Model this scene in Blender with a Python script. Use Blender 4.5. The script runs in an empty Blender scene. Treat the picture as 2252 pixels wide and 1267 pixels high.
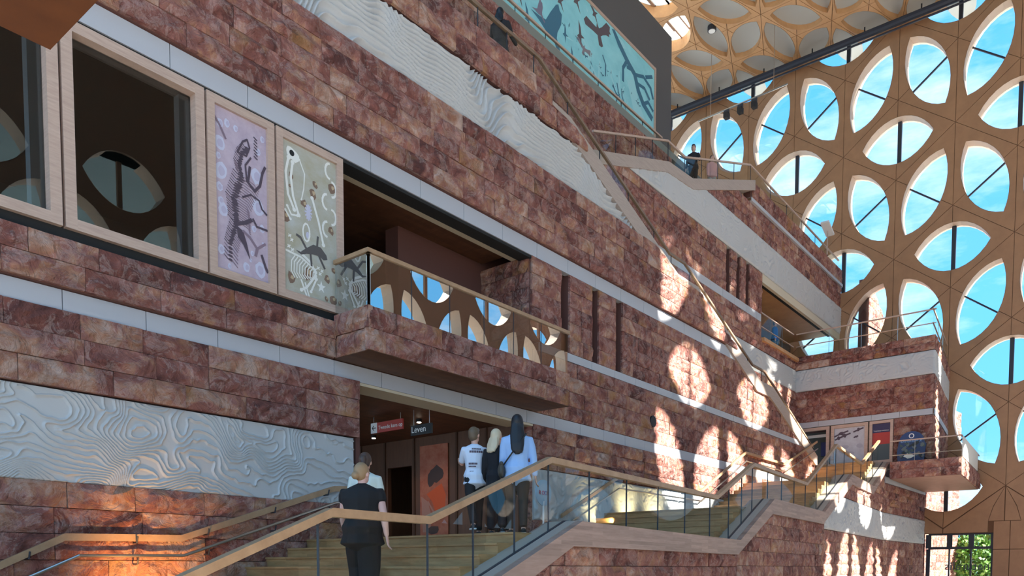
import bpy, bmesh, math, random
import numpy as np
from mathutils import Vector, Matrix, Euler
C = bpy.context.scene.collection
R = math.radians
random.seed(7)
SC = bpy.context.scene

# ------------------------------------------------------------------ camera
F, CX, HOR, PITCH = 1701.0, 1126.0, 1250.0, R(3.2)
YAW = math.atan((2500 - CX) / F * math.cos(PITCH))
PPY = HOR + F * math.tan(PITCH)
fw = Vector((math.cos(YAW) * math.cos(PITCH), math.sin(YAW) * math.cos(PITCH), -math.sin(PITCH)))
rt = Vector((math.sin(YAW), -math.cos(YAW), 0))
up = rt.cross(fw)
cd = bpy.data.cameras.new('camera'); cam = bpy.data.objects.new('camera', cd); C.objects.link(cam)
M = Matrix((rt, up, -fw)).transposed().to_4x4()
cam.matrix_world = M
cd.sensor_width = 36; cd.lens = F / 2252 * 36
cd.shift_y = (PPY - 633.5) / 2252
cd.clip_start = .05; cd.clip_end = 400
SC.camera = cam

# ------------------------------------------------------------------ world, sun, exposure
SC.view_settings.view_transform = 'Standard'; SC.view_settings.look = 'None'
SC.view_settings.gamma = 1.0; SC.view_settings.exposure = 0.0
SC.view_settings.use_curve_mapping = False
SC.cycles.max_bounces = 9; SC.cycles.diffuse_bounces = 4; SC.cycles.transparent_max_bounces = 16
SC.cycles.sample_clamp_indirect = 6; SC.cycles.use_denoising = True
W = bpy.data.worlds.new('sky'); SC.world = W; W.use_nodes = True
nt = W.node_tree; nt.nodes.clear()
def wn(t): return nt.nodes.new(t)
tc = wn('ShaderNodeTexCoord'); mp = wn('ShaderNodeMapping'); mp.inputs['Scale'].default_value = (1.2, 1.2, 4.0)
nz = wn('ShaderNodeTexNoise'); nz.inputs['Scale'].default_value = 2.2; nz.inputs['Detail'].default_value = 7; nz.inputs['Roughness'].default_value = .62
rp = wn('ShaderNodeValToRGB'); rp.color_ramp.elements[0].position = .47; rp.color_ramp.elements[1].position = .75
sx = wn('ShaderNodeSeparateXYZ'); gr = wn('ShaderNodeValToRGB')
gr.color_ramp.elements[0].position = 0.0; gr.color_ramp.elements[0].color = (.17, .52, .88, 1)
gr.color_ramp.elements[1].position = .75; gr.color_ramp.elements[1].color = (.07, .40, .86, 1)
mx = wn('ShaderNodeMixRGB'); mx.inputs[2].default_value = (1.0, 1.0, .98, 1)
bg = wn('ShaderNodeBackground'); bg.inputs['Strength'].default_value = 1.85; ow = wn('ShaderNodeOutputWorld')
L = nt.links.new
L(tc.outputs['Generated'], mp.inputs[0]); L(mp.outputs[0], nz.inputs[0]); L(nz.outputs[0], rp.inputs[0])
L(tc.outputs['Generated'], sx.inputs[0]); L(sx.outputs['Z'], gr.inputs[0]); L(gr.outputs[0], mx.inputs[1]); L(rp.outputs[0], mx.inputs[0])
L(mx.outputs[0], bg.inputs[0]); L(bg.outputs[0], ow.inputs[0])
sl = bpy.data.lights.new('sun', 'SUN'); sl.energy = 30.0; sl.angle = R(.6); sl.color = (1, .93, .82)
so = bpy.data.objects.new('sun', sl); C.objects.link(so)
so.rotation_euler = Vector((-.25, 1, -.72)).to_track_quat('-Z', 'Y').to_euler()

# ------------------------------------------------------------------ materials
def mat(name, col, rough=.6, metal=0, **k):
    m = bpy.data.materials.new(name); m.use_nodes = True
    b = m.node_tree.nodes['Principled BSDF']
    b.inputs['Base Color'].default_value = (*col, 1); b.inputs['Roughness'].default_value = rough
    b.inputs['Metallic'].default_value = metal
    if 'emit' in k:
        b.inputs['Emission Color'].default_value = (*k['emit'], 1); b.inputs['Emission Strength'].default_value = k.get('es', 1)
    return m
def ramp(n, cols):
    cr = n.color_ramp
    while len(cr.elements) < len(cols): cr.elements.new(.5)
    for e, (p, c) in zip(cr.elements, cols): e.position = p; e.color = (*c, 1)
def stone(name, island=False, rev=1.0):
    m = bpy.data.materials.new(name); m.use_nodes = True; t = m.node_tree; b = t.nodes['Principled BSDF']; N = t.nodes.new; K = t.links.new
    g = N('ShaderNodeNewGeometry'); oi = N('ShaderNodeObjectInfo')
    rnd = g.outputs['Random Per Island'] if island else oi.outputs['Random']
    off = N('ShaderNodeMath'); off.operation = 'MULTIPLY'; off.inputs[1].default_value = 41.0; K(rnd, off.inputs[0])
    ad = N('ShaderNodeVectorMath'); ad.operation = 'ADD'; K(g.outputs['Position'], ad.inputs[0]); K(off.outputs[0], ad.inputs[1])
    n1 = N('ShaderNodeTexNoise'); n1.inputs['Scale'].default_value = 2.1; n1.inputs['Detail'].default_value = 6; n1.inputs['Roughness'].default_value = .6; n1.inputs['Distortion'].default_value = .9; K(ad.outputs[0], n1.inputs[0])
    sh = N('ShaderNodeMath'); sh.operation = 'MULTIPLY_ADD'; sh.inputs[1].default_value = .26; sh.inputs[2].default_value = -.13; K(rnd, sh.inputs[0])
    a2 = N('ShaderNodeMath'); K(n1.outputs[0], a2.inputs[0]); K(sh.outputs[0], a2.inputs[1])
    r1 = N('ShaderNodeValToRGB'); ramp(r1, [(.28, (.135, .044, .038)), (.42, (.285, .098, .075)), (.53, (.395, .165, .135)), (.62, (.50, .24, .15)), (.74, (.64, .43, .35))]); K(a2.outputs[0], r1.inputs[0])
    n2 = N('ShaderNodeTexNoise'); n2.inputs['Scale'].default_value = 3.6; n2.inputs['Detail'].default_value = 9; n2.inputs['Roughness'].default_value = .74; n2.inputs['Distortion'].default_value = .9; K(ad.outputs[0], n2.inputs[0])
    r2 = N('ShaderNodeValToRGB'); ramp(r2, [(.0, (0, 0, 0)), (.50, (0, 0, 0)), (.56, (.9, .9, .9)), (.60, (.25, .25, .25)), (.72, (.9, .9, .9))]); K(n2.outputs[0], r2.inputs[0])
    f1 = N('ShaderNodeMath'); f1.operation = 'MULTIPLY'; f1.inputs[1].default_value = .40; K(r2.outputs[0], f1.inputs[0])
    m1 = N('ShaderNodeMixRGB'); K(f1.outputs[0], m1.inputs[0]); K(r1.outputs[0], m1.inputs[1]); m1.inputs[2].default_value = (.74, .56, .50, 1)
    n3 = N('ShaderNodeTexNoise'); n3.inputs['Scale'].default_value = 1.3; n3.inputs['Detail'].default_value = 3; K(ad.outputs[0], n3.inputs[0])
    r3 = N('ShaderNodeValToRGB'); ramp(r3, [(.60, (0, 0, 0)), (.70, (1, 1, 1))]); K(n3.outputs[0], r3.inputs[0])
    f3 = N('ShaderNodeMath'); f3.operation = 'MULTIPLY'; f3.inputs[1].default_value = .6; K(r3.outputs[0], f3.inputs[0])
    m2 = N('ShaderNodeMixRGB'); K(f3.outputs[0], m2.inputs[0]); K(m1.outputs[0], m2.inputs[1]); m2.inputs[2].default_value = (.52, .26, .09, 1)
    K(m2.outputs[0], b.inputs['Base Color']); b.inputs['Roughness'].default_value = .85
    n4 = N('ShaderNodeTexNoise'); n4.inputs['Scale'].default_value = 3.2; n4.inputs['Detail'].default_value = 10; n4.inputs['Roughness'].default_value = .60; n4.inputs['Distortion'].default_value = 1.3; K(ad.outputs[0], n4.inputs[0])
    bp = N('ShaderNodeBump'); bp.inputs['Strength'].default_value = 1.0; bp.inputs['Distance'].default_value = .26; K(n4.outputs[0], bp.inputs['Height']); K(bp.outputs[0], b.inputs['Normal'])
    return m
def wood(name, c1, c2, scale=(1, 1, 1), plank=0, rough=.55, axis='x'):
    m = bpy.data.materials.new(name); m.use_nodes = True; t = m.node_tree; b = t.nodes['Principled BSDF']; N = t.nodes.new; K = t.links.new
    g = N('ShaderNodeNewGeometry'); mp = N('ShaderNodeMapping'); mp.inputs['Scale'].default_value = scale; K(g.outputs['Position'], mp.inputs[0])
    n = N('ShaderNodeTexNoise'); n.inputs['Scale'].default_value = 3; n.inputs['Detail'].default_value = 6; n.inputs['Roughness'].default_value = .65; K(mp.outputs[0], n.inputs[0])
    r = N('ShaderNodeValToRGB'); ramp(r, [(.3, c1), (.7, c2)]); K(n.outputs[0], r.inputs[0])
    out = r.outputs[0]
    if plank:
        br = N('ShaderNodeTexBrick'); br.inputs['Scale'].default_value = 1; br.inputs['Brick Width'].default_value = .9; br.inputs['Row Height'].default_value = plank
        br.inputs['Mortar Size'].default_value = .0; br.inputs['Color1'].default_value = (.72, .72, .72, 1); br.inputs['Color2'].default_value = (1.15, 1.15, 1.15, 1); br.offset = .37
        cb = N('ShaderNodeCombineXYZ'); sp = N('ShaderNodeSeparateXYZ'); K(g.outputs['Position'], sp.inputs[0])
        if axis == 'x': K(sp.outputs['X'], cb.inputs[0]); K(sp.outputs['Z'], cb.inputs[1])
        elif axis == 'y': K(sp.outputs['Y'], cb.inputs[0]); K(sp.outputs['Z'], cb.inputs[1])
        else: K(sp.outputs['X'], cb.inputs[0]); K(sp.outputs['Y'], cb.inputs[1])
        K(cb.outputs[0], br.inputs[0])
        mm = N('ShaderNodeMixRGB'); mm.blend_type = 'MULTIPLY'; mm.inputs[0].default_value = .8; K(out, mm.inputs[1]); K(br.outputs[0], mm.inputs[2]); out = mm.outputs[0]
    K(out, b.inputs['Base Color']); b.inputs['Roughness'].default_value = rough
    return m
def glass(name, tint=(.93, .97, .95), f=1.0, base=.05):
    m = bpy.data.materials.new(name); m.use_nodes = True; t = m.node_tree; t.nodes.clear(); N = t.nodes.new; K = t.links.new
    o = N('ShaderNodeOutputMaterial'); tr = N('ShaderNodeBsdfTransparent'); tr.inputs[0].default_value = (*tint, 1)
    gl = N('ShaderNodeBsdfGlossy'); gl.inputs['Roughness'].default_value = .0; fr = N('ShaderNodeFresnel'); fr.inputs[0].default_value = 1.5
    ma = N('ShaderNodeMath'); ma.operation = 'MULTIPLY_ADD'; ma.inputs[1].default_value = f; ma.inputs[2].default_value = base; ma.use_clamp = True; K(fr.outputs[0], ma.inputs[0])
    mx = N('ShaderNodeMixShader'); K(ma.outputs[0], mx.inputs[0]); K(tr.outputs[0], mx.inputs[1]); K(gl.outputs[0], mx.inputs[2]); K(mx.outputs[0], o.inputs[0])
    return m
STONE = stone('red_stone'); STONE_I = stone('red_stone_joined', True)
BACK = mat('stone_backing', (.13, .055, .045), .9)
RELIEF = mat('relief_white', (.52, .53, .54), .7)
BAND = mat('band_white', (.46, .475, .52), .6)
OAKP = wood('oak_pale', (.44, .31, .25), (.58, .43, .35), (1, 1, 9))
OAKPH = wood('oak_pale_horizontal', (.44, .31, .25), (.58, .43, .35), (1.2, 1.2, 14))
STRING = wood('oak_stringer', (.30, .20, .165), (.40, .28, .235), (.8, .8, 12), plank=.055)
STAIRTOP = mat('stringer_top', (.40, .36, .32), .45)
STEP = wood('oak_steps', (.34, .19, .08), (.50, .30, .14), (1, 1, 6), plank=.12, axis='y')
RAIL = wood('oak_rail', (.33, .20, .11), (.44, .28, .16), (2, 2, 2), rough=.4)
LATT = wood('lattice_panel', (.37, .195, .10), (.45, .245, .125), (.5, .5, .5))
RIM_LIT = mat('lattice_rim_lit', (.78, .60, .47), .6)  # lattice wood made paler: sky light on the reveals put into the colour
JOINT = mat('joint_dark', (.16, .08, .04), .9)
CEILW = wood('ceiling_wood', (.50, .265, .115), (.61, .34, .155), (.6, .6, .6))
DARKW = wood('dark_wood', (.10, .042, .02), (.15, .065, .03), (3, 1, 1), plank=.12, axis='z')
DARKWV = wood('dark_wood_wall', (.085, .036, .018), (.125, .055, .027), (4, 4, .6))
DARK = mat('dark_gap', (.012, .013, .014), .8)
GREY = mat('grey_wall', (.10, .10, .105), .7)
SLATE = mat('slate_frame', (.03, .035, .05), .5)
STEEL = mat('steel', (.55, .53, .50), .28, 1)
GLASS = glass('balustrade_glass', (.95, .975, .96), .06, .0)
GLASS2 = glass('balcony_glass', (.70, .74, .72), .6, .0)
PANE = glass('lens_glass', (.95, .98, .99), .8, .0)
DGLASS = glass('dark_window_glass', (.55, .58, .58), 1.0, .05)
CREAM = mat('cream_soffit', (.62, .55, .42), .6)
DISC = mat('ceiling_disc', (.50, .51, .49), .8)
LAMP = mat('lamp_glow', (1, 1, 1), .5, emit=(1, .86, .66), es=14)
BLACK = mat('black', (.012, .012, .014), .6)
WHITE = mat('white_print', (.80, .80, .80), .6)

# ------------------------------------------------------------------ helpers
def mesh(name, v, f, mats, mi=None, smooth=False):
    me = bpy.data.meshes.new(name); me.from_pydata([tuple(p) for p in v], [], f)
    for m in (mats if isinstance(mats, (list, tuple)) else [mats]): me.materials.append(m)
    if mi is not None: me.polygons.foreach_set('material_index', mi)
    if smooth: me.polygons.foreach_set('use_smooth', [True] * len(me.polygons))
    me.update(); return me
def link(name, me, parent=None, M=None):
    o = bpy.data.objects.new(name, me); C.objects.link(o)
    if parent is not None:
        o.parent = parent; o.matrix_basis = wmat(parent).inverted() @ (M if M is not None else Matrix())
    elif M is not None: o.matrix_basis = M
    return o
def wmat(o):
    m = o.matrix_basis.copy()
    while o.parent: o = o.parent; m = o.matrix_basis @ m
    return m
def tag(o, label=None, cat=None, group=None, kind=None):
    if label: o['label'] = label
    if cat: o['category'] = cat
    if group: o['group'] = group
    if kind: o['kind'] = kind
    return o
def thing(name, label, cat, group=None, loc=(0, 0, 0), rz=0):
    o = bpy.data.objects.new(name, None); C.objects.link(o); o.location = loc; o.rotation_euler = (0, 0, rz); o.empty_display_size = .2
    return tag(o, label, cat, group)
class MB:
    def __init__(s): s.v = []; s.f = []; s.mi = []
    def add(s, v, f, m=0):
        b = len(s.v); s.v += [tuple(p) for p in v]; s.f += [tuple(i + b for i in q) for q in f]; s.mi += [m] * len(f)
    def box(s, x0, x1, y0, y1, z0, z1, m=0, T=None):
        v = [(x, y, z) for z in (z0, z1) for y in (y0, y1) for x in (x0, x1)]
        if T is not None: v = [T @ Vector(p) for p in v]
        s.add(v, [(0, 2, 3, 1), (4, 5, 7, 6), (0, 1, 5, 4), (2, 6, 7, 3), (0, 4, 6, 2), (1, 3, 7, 5)], m)
    def prism(s, poly, d, m=0):   # poly: 3D points, d: extrusion vector
        n = len(poly); d = Vector(d); a = [Vector(p) for p in poly]
        s.add(a + [p + d for p in a], [tuple(range(n))[::-1], tuple(range(n, 2 * n))] + [(i, (i + 1) % n, n + (i + 1) % n, n + i) for i in range(n)], m)
    def tube(s, pts, r, n=8, m=0, rz=None):
        pts = [Vector(p) for p in pts]; vs = []; fs = []
        for i, p in enumerate(pts):
            a = pts[max(i - 1, 0)]; b = pts[min(i + 1, len(pts) - 1)]; t = (b - a).normalized()
            x = t.cross(Vector((0, 0, 1)));
            if x.length < .01: x = Vector((1, 0, 0))
            x.normalize(); y = x.cross(t).normalized(); rr = r[i] if isinstance(r, (list, tuple)) else r
            for k in range(n):
                an = 2 * math.pi * (k + .5) / n; vs.append(p + x * math.cos(an) * rr + y * math.sin(an) * (rz if rz else rr))
        for i in range(len(pts) - 1):
            for k in range(n): fs.append((i * n + k, i * n + (k + 1) % n, (i + 1) * n + (k + 1) % n, (i + 1) * n + k))
        fs.append(tuple(range(n))[::-1]); fs.append(tuple(range((len(pts) - 1) * n, len(pts) * n)))
        s.add(vs, fs, m)
    def build(s, name, mats, parent=None, smooth=False, loc=None):
        me = mesh(name, s.v, s.f, mats, s.mi, smooth); o = link(name, me, parent)
        return o
def box(name, b, m, parent=None):
    q = MB(); q.box(*b); return q.build(name, m, parent)
class Frame:   # a vertical wall plane: u runs along it, outward is seen from the hall, w = distance outwards
    def __init__(s, ox, oy, ang):
        s.o = Vector((ox, oy, 0)); s.a = R(ang); s.d = Vector((math.cos(s.a), math.sin(s.a), 0)); s.n = Vector((math.sin(s.a), -math.cos(s.a), 0))
    def P(s, u, z, w=0): return s.o + s.d * u + s.n * w + Vector((0, 0, z))
    def M(s, u, z, w=0): return Matrix.Translation(s.P(u, z, w)) @ Matrix.Rotation(s.a, 4, 'Z')
    def boxv(s, mb, u0, u1, z0, z1, w0, w1, m=0):
        p = [s.P(u, z, w) for z in (z0, z1) for w in (w1, w0) for u in (u0, u1)]
        mb.add(p, [(0, 2, 3, 1), (4, 5, 7, 6), (0, 1, 5, 4), (2, 6, 7, 3), (0, 4, 6, 2), (1, 3, 7, 5)], m)
# frames: upper case T = tiers of the left wall
T1 = Frame(0, 11.4, 0); T2 = Frame(0, 12.9, 0); T3 = Frame(0, 14.4, 0)
FA = R(5.0)
TF = Frame(8.72 - 8.72, 6.26 - 8.72 * math.tan(FA), 5)      # wall and parapet of the great stair (x = u cos5)
TX = Frame(37.3, 12.9, -90)                                # face of the terrace volume, u = 12.9 - y
TS = Frame(37.3, 7.0, math.degrees(math.atan2(.61, 6.7)))  # its flank
TFE = Frame(36.4, 8.69, -1.05)                             # end of the stair wall
def fu(x): return x / math.cos(FA)
def interp(pl, x):
    if x <= pl[0][0]: return pl[0][1]
    for (a, b), (c, d) in zip(pl, pl[1:]):
        if x <= c: return b + (d - b) * (x - a) / (c - a)
    return pl[-1][1]

# noise in numpy
def vnoise(x, y, seed):
    xi = np.floor(x).astype(np.int64); yi = np.floor(y).astype(np.int64); xf = x - xi; yf = y - yi
    def h(a, b):
        n = (a * 374761393 + b * 668265263 + seed * 982451653) & 0x7fffffff
        n = ((n ^ (n >> 13)) * 1274126177) & 0x7fffffff
        return ((n ^ (n >> 16)) & 0xffff) / 65535.0
    u = xf * xf * (3 - 2 * xf); v = yf * yf * (3 - 2 * yf)
    return (h(xi, yi) * (1 - u) + h(xi + 1, yi) * u) * (1 - v) + (h(xi, yi + 1) * (1 - u) + h(xi + 1, yi + 1) * u) * v
def fbm(x, y, s, o=3):
    r = 0; a = .5
    for i in range(o): r = r + a * vnoise(x, y, s + i); x = x * 2.03; y = y * 2.03; a *= .5
    return r

# rough split-faced stones: shared unit meshes (x 0..1, z 0..1, front at -y)
def stone_mesh(seed):
    rr = random.Random(seed); nx, nz = 5, 3; v = []; f = []
    for j in range(nz + 1):
        for i in range(nx + 1):
            edge = i in (0, nx) or j in (0, nz)
            d = rr.uniform(.0, .012) if edge else rr.uniform(.012, .07)
            x = i / nx + (0 if i in (0, nx) else rr.uniform(-.06, .06)); z = j / nz + (0 if j in (0, nz) else rr.uniform(-.09, .09))
            v.append((x, -d, z))
    w = nx + 1
    for j in range(nz):
        for i in range(nx): f.append((j * w + i, j * w + i + 1, (j + 1) * w + i + 1, (j + 1) * w + i))
    b = [i for i in range(w)] + [j * w + nx for j in range(1, nz + 1)] + [nz * w + i for i in range(nx - 1, -1, -1)] + [j * w for j in range(nz - 1, 0, -1)]
    base = len(v)
    for k in b: v.append((v[k][0], .07, v[k][2]))
    n = len(b)
    for k in range(n): f.append((b[(k + 1) % n], b[k], base + k, base + (k + 1) % n))
    return mesh('stone_block', v, f, STONE)
SM = [stone_mesh(s) for s in range(14)]
def bricks(parent, fr, u0, u1, z0, z1, course=.345, w=.05, seed=1, zmax=None, holes=(), lmin=.62, lmax=1.15, gap=.009, name='stone_block'):
    """courses of separate stones on wall frame fr between u0..u1, z0..z1; holes: (ua, ub, za, zb); zmax(u): top line"""
    rr = random.Random(seed); n = max(1, round((z1 - z0) / course)); h = (z1 - z0) / n; cnt = 0
    for k in range(n):
        a = z0 + k * h; b = a + h; spans = [(u0, u1)]
        for (ha, hb, za, zb) in holes:
            if za < b - .02 and zb > a + .02:
                ns = []
                for (p, q) in spans:
                    if hb <= p or ha >= q: ns.append((p, q)); continue
                    if ha > p: ns.append((p, ha))
                    if hb < q: ns.append((hb, q))
                spans = ns
        for (p, q) in spans:
            u = p
            if p == u0: l = rr.uniform(.3, 1.0)
            else: l = rr.uniform(lmin, lmax)
            while u < q - .01:
                e = u + l
                if q - e < .3: e = q
                l = rr.uniform(lmin, lmax)
                clip = None
                if zmax:
                    za, zb = zmax(u), zmax(e)
                    if max(za, zb) < a + .03: u = e; continue
                    if min(za, zb) < b: clip = (za, zb)
                M = fr.M(u + gap / 2, a + gap / 2, w + rr.uniform(-.012, .012)) @ Matrix.Diagonal((e - u - gap, rr.uniform(.8, 1.25), h - gap, 1))
                me = rr.choice(SM)
                if clip:
                    me = me.copy(); bm = bmesh.new(); bm.from_mesh(me)
                    ca = (clip[0] - a) / h; cb = (clip[1] - a) / h
                    nn = Vector((-(cb - ca), 0, 1)).normalized()
                    r = bmesh.ops.bisect_plane(bm, geom=bm.verts[:] + bm.edges[:] + bm.faces[:], plane_co=(0, 0, ca), plane_no=nn, clear_outer=True)
                    bm.to_mesh(me); bm.free()
                    if len(me.vertices) < 4: u = e; continue
                link(name, me, parent, M); cnt += 1
                u = e
    return cnt
def wall(name, label, fr, rects, depth=.35, back=BACK, w=0.0, zmax=None):
    """backing masonry: rects (u0,u1,z0,z1)"""
    mb = MB()
    for (a, b, c, d) in rects:
        if zmax is None: fr.boxv(mb, a, b, c, d, w - depth, w)
        else:
            ok = [a + (b - a) * i / 200 for i in range(201) if zmax(a + (b - a) * i / 200) > c + .03]
            if not ok: continue
            a, b = ok[0], ok[-1]
            us = [a + (b - a) * i / 160 for i in range(161)]
            top = [(u, max(c + .001, min(d, zmax(u)))) for u in us]
            poly = [fr.P(a, c, w), fr.P(b, c, w)] + [fr.P(u, z, w) for u, z in reversed(top)]
            mb.prism(poly, -fr.n * depth)
    o = mb.build(name, back); tag(o, label, kind='structure'); return o
NT = [0]
def slabs(fr, u0, u1, z0, z1, w0=-.1, w1=.02, step=1.15, label='', zmax=None, m=BAND, seed=3):
    """a white band: a continuous bed with separate smooth slabs"""
    NT[0] += 1; rr = random.Random(seed); mb = MB(); 
    fr.boxv(mb, u0, u1, z0 + .01, z1 - .01, w0 - .1, w1 - .03)
    o = mb.build('trim_%d' % NT[0], JOINT); tag(o, label, kind='structure')
    q = MB(); q.box(0, 1, 0, w1 - w0, 0, 1); me = mesh('slab', q.v, q.f, m)
    u = u0
    while u < u1 - .01:
        e = min(u + step, u1)
        if u1 - e < .3: e = u1
        link('slab', me, o, fr.M(u + .006, z0, w1) @ Matrix.Diagonal((e - u - .012, 1, z1 - z0, 1))); u = e
    return o
def relief(fr, u0, u1, z0, z1, seed, style, label, res=.025, zmax=None, w=.0, amp=.035):
    NT[0] += 1
    nx = int((u1 - u0) / res); nz = int((z1 - z0) / res)
    U, Z = np.meshgrid(np.linspace(u0, u1, nx + 1), np.linspace(z0, z1, nz + 1))
    s = seed * 17
    if style == 'contour':
        wx = fbm(U * 1.1, Z * 1.1, s + 5, 2) * 1.3; wz = fbm(U * 1.1 + 9, Z * 1.1 + 4, s + 9, 2) * 1.3
        f = fbm(U * .6 + wx, Z * .75 + wz, s, 3) * 34 + U * 1.6 + Z * 5 + fbm(U * 7, Z * 7, s + 21, 2) * 1.1; sg = .0105
    elif style == 'dune':
        f = Z * 8 + fbm(U * .5, Z * .35, s + 5, 3) * 22 + 1.6 * np.sin(U * 1.1 + 2 * Z); sg = .024
    else:
        f = U * 2.5 + fbm(U * .6, Z * .5, s + 5, 3) * 34 - 5 * Z; sg = .026
    gz_, gx_ = np.gradient(f, res, res); gr_ = np.hypot(gx_, gz_) + 1e-6
    ph = f - np.floor(f); dist = (ph - .5) / gr_
    sg = max(sg, res * 1.05)
    h = np.exp(-(dist / sg) ** 2) * np.clip(gr_ / 1.5, 0, 1)
    h = np.where(dist > 0, h, np.maximum(h, np.clip(1 + dist / (3.2 * sg), 0, 1) * .75 * np.clip(gr_ / 1.5, 0, 1)))
    h = h * np.clip(1.6 - gr_ * sg * .9, .5, 1) + .12 * fbm(U * 9, Z * 9, s + 3, 2)
    D = w + h * amp
    D[:, 0] = D[:, -1] = w; D[0, :] = w; D[-1, :] = w
    keep = None
    o3 = np.array(fr.o); d3 = np.array(fr.d); n3 = np.array(fr.n)
    Pn = o3 + U[..., None] * d3 + D[..., None] * n3; Pn[..., 2] = Z
    v = Pn.reshape(-1, 3)
    idx = np.arange((nx + 1) * (nz + 1)).reshape(nz + 1, nx + 1)
    q = np.stack([idx[:-1, :-1], idx[:-1, 1:], idx[1:, 1:], idx[1:, :-1]], -1)
    if zmax:
        zm = np.array([zmax(u) for u in U[0]]); k = (Z[1:, 1:] < np.minimum(zm[1:], zm[:-1])[None, :] + res); q = q[k]
    q = q.reshape(-1, 4)
    me = bpy.data.meshes.new('relief'); me.vertices.add(len(v)); me.vertices.foreach_set('co', v.ravel())
    me.loops.add(q.size); me.loops.foreach_set('vertex_index', q.ravel().astype(np.int32))
    me.polygons.add(len(q)); me.polygons.foreach_set('loop_start', np.arange(0, q.size, 4, dtype=np.int32))
    me.polygons.foreach_set('use_smooth', np.ones(len(q), bool)); me.materials.append(RELIEF); me.update(calc_edges=True); me.validate()
    o = link('trim_%d' % NT[0], me); tag(o, label, kind='structure')
    bk = MB()
    if zmax is None: fr.boxv(bk, u0, u1, z0, z1, w - .3, w - .01); bk.build('relief_backing', RELIEF, o)
    else:
        ok = [u0 + (u1 - u0) * i / 200 for i in range(201) if zmax(u0 + (u1 - u0) * i / 200) > z0 + .03]; u0, u1 = ok[0], ok[-1]
        us = [u0 + (u1 - u0) * i / 30 for i in range(31)]
        poly = [fr.P(u0, z0, w - .01), fr.P(u1, z0, w - .01)] + [fr.P(u, max(z0 + .001, min(z1, zmax(u))), w - .01) for u in reversed(us)]
        bk.prism(poly, -fr.n * .3); bk.build('relief_backing', RELIEF, o)
    return o

# ------------------------------------------------------------------ lines of the three stairs (u, z)
G_TOP = [(3.0, -1.74), (6.35, -.42), (9.25, .67), (16.45, .62), (19.1, 1.72), (24.7, 1.74), (28.85, 3.3), (33.3, 3.28), (37.4, 4.75)]
G_BOT = [(3.0, -2.15), (7.49, -.30), (9.01, .31), (16.3, .30), (18.95, 1.34), (24.5, 1.36), (28.9, 2.95), (33.2, 2.95), (36.8, 4.35)]
G_RAIL = [(2.0, -.52), (4.75, .58), (6.2, .58), (8.82, 1.55), (15.65, 1.55), (18.2, 2.52), (23.45, 2.53), (27.5, 4.2), (32.2, 4.1), (36.1, 5.5)]
D_TOP = [(15.05, 11.22), (16.3, 11.12), (22.1, 9.02), (23.5, 9.02), (28.9, 7.05), (30.2, 7.05), (35.7, 5.0)]
D_BOT = [(15.05, 10.85), (16.0, 10.76), (21.8, 8.62), (23.3, 8.66), (28.6, 6.62), (29.9, 6.62), (35.5, 4.6)]
D_RAIL = [(15.3, 12.18), (22.0, 9.70), (23.0, 9.71), (28.7, 7.67), (29.9, 7.66), (35.8, 5.45)]
U_TOP = [(19.6, 12.2), (24.3, 13.72), (26.1, 13.85), (31.8, 15.95)]
U_BOT = [(19.6, 11.82), (24.2, 13.34), (26.2, 13.5), (31.8, 15.55)]
U_RAIL = [(19.9, 12.95), (24.55, 14.6), (25.85, 14.58), (31.7, 16.62), (43.9, 16.45)]
dz = lambda x: interp(D_TOP, x) - .15
uz = lambda x: (interp(U_TOP, x) - .15) if x < 31.8 else 99
gz = lambda u: interp(G_TOP, u * math.cos(FA)) - .12

# ------------------------------------------------------------------ floor, ground, ceilings
o = box('floor', (-12, 44, -10, 11.4, -1.85, -1.65), mat('floor_stone', (.42, .37, .32), .5)); tag(o, 'pale stone floor of the hall', kind='structure')
o = box('ground', (-80, 160, -120, 120, -2.1, -1.86), mat('paving', (.50, .49, .46), .9)); tag(o, 'pale paving outside the hall', kind='structure')

# ------------------------------------------------------------------ tier 1 of the left wall
w_ = wall('wall_left', 'lower red stone courses of the left wall beside the stair', T1, [(2.2, 9.5, -1.65, 1.17)], .4)
bricks(w_, T1, 2.2, 9.5, -1.65, 1.17, .352, seed=11, lmin=.8, lmax=1.25)
relief(T1, 2.2, 9.42, 1.17, 2.40, 3, 'contour', 'white carved relief band low on the left wall left of the doorway', res=.0085, w=.03, amp=.034)
w_ = wall('wall_left', 'red stone courses above the low relief on the left wall', T1, [(2.2, 9.52, 2.42, 3.45)], .4, w=.04)
bricks(w_, T1, 2.2, 9.52, 2.42, 3.45, .343, w=.10, seed=12, lmin=.75, lmax=1.2)
slabs(T1, 2.2, 33.4, 3.45, 3.73, w1=.05, step=1.13, label='white stone band over the doorway running the length of the left wall')
w_ = wall('wall_left', 'red stone parapet under the big wooden windows', T1, [(2.2, 8.95, 3.74, 4.36)], .4, w=.1)
w_ = wall('wall_left', 'masonry behind the balcony', T1, [(8.95, 14.95, 3.74, 4.40)], .4)
bricks(w_, T1, 2.2, 8.93, 3.75, 4.38, .32, w=.17, seed=13, lmin=.75, lmax=1.15)
w_ = wall('wall_left', 'red stone beside the doorway behind the stair glass', T1, [(14.9, 33.4, -.3, 1.17)], .4)
bricks(w_, T1, 14.9, 26, .48, 1.17, .345, seed=14)
relief(T1, 14.92, 26, 1.17, 2.40, 8, 'contour', 'white carved relief band behind the stair glass right of the doorway', res=.03, w=.03, amp=.05)
w_ = wall('wall_left', 'red stone above the relief right of the doorway', T1, [(14.9, 26, 2.41, 3.45), (26, 36.0, 1.17, 3.45)], .4)
bricks(w_, T1, 14.9, 33.6, 2.42, 3.45, .343, seed=15)
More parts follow.
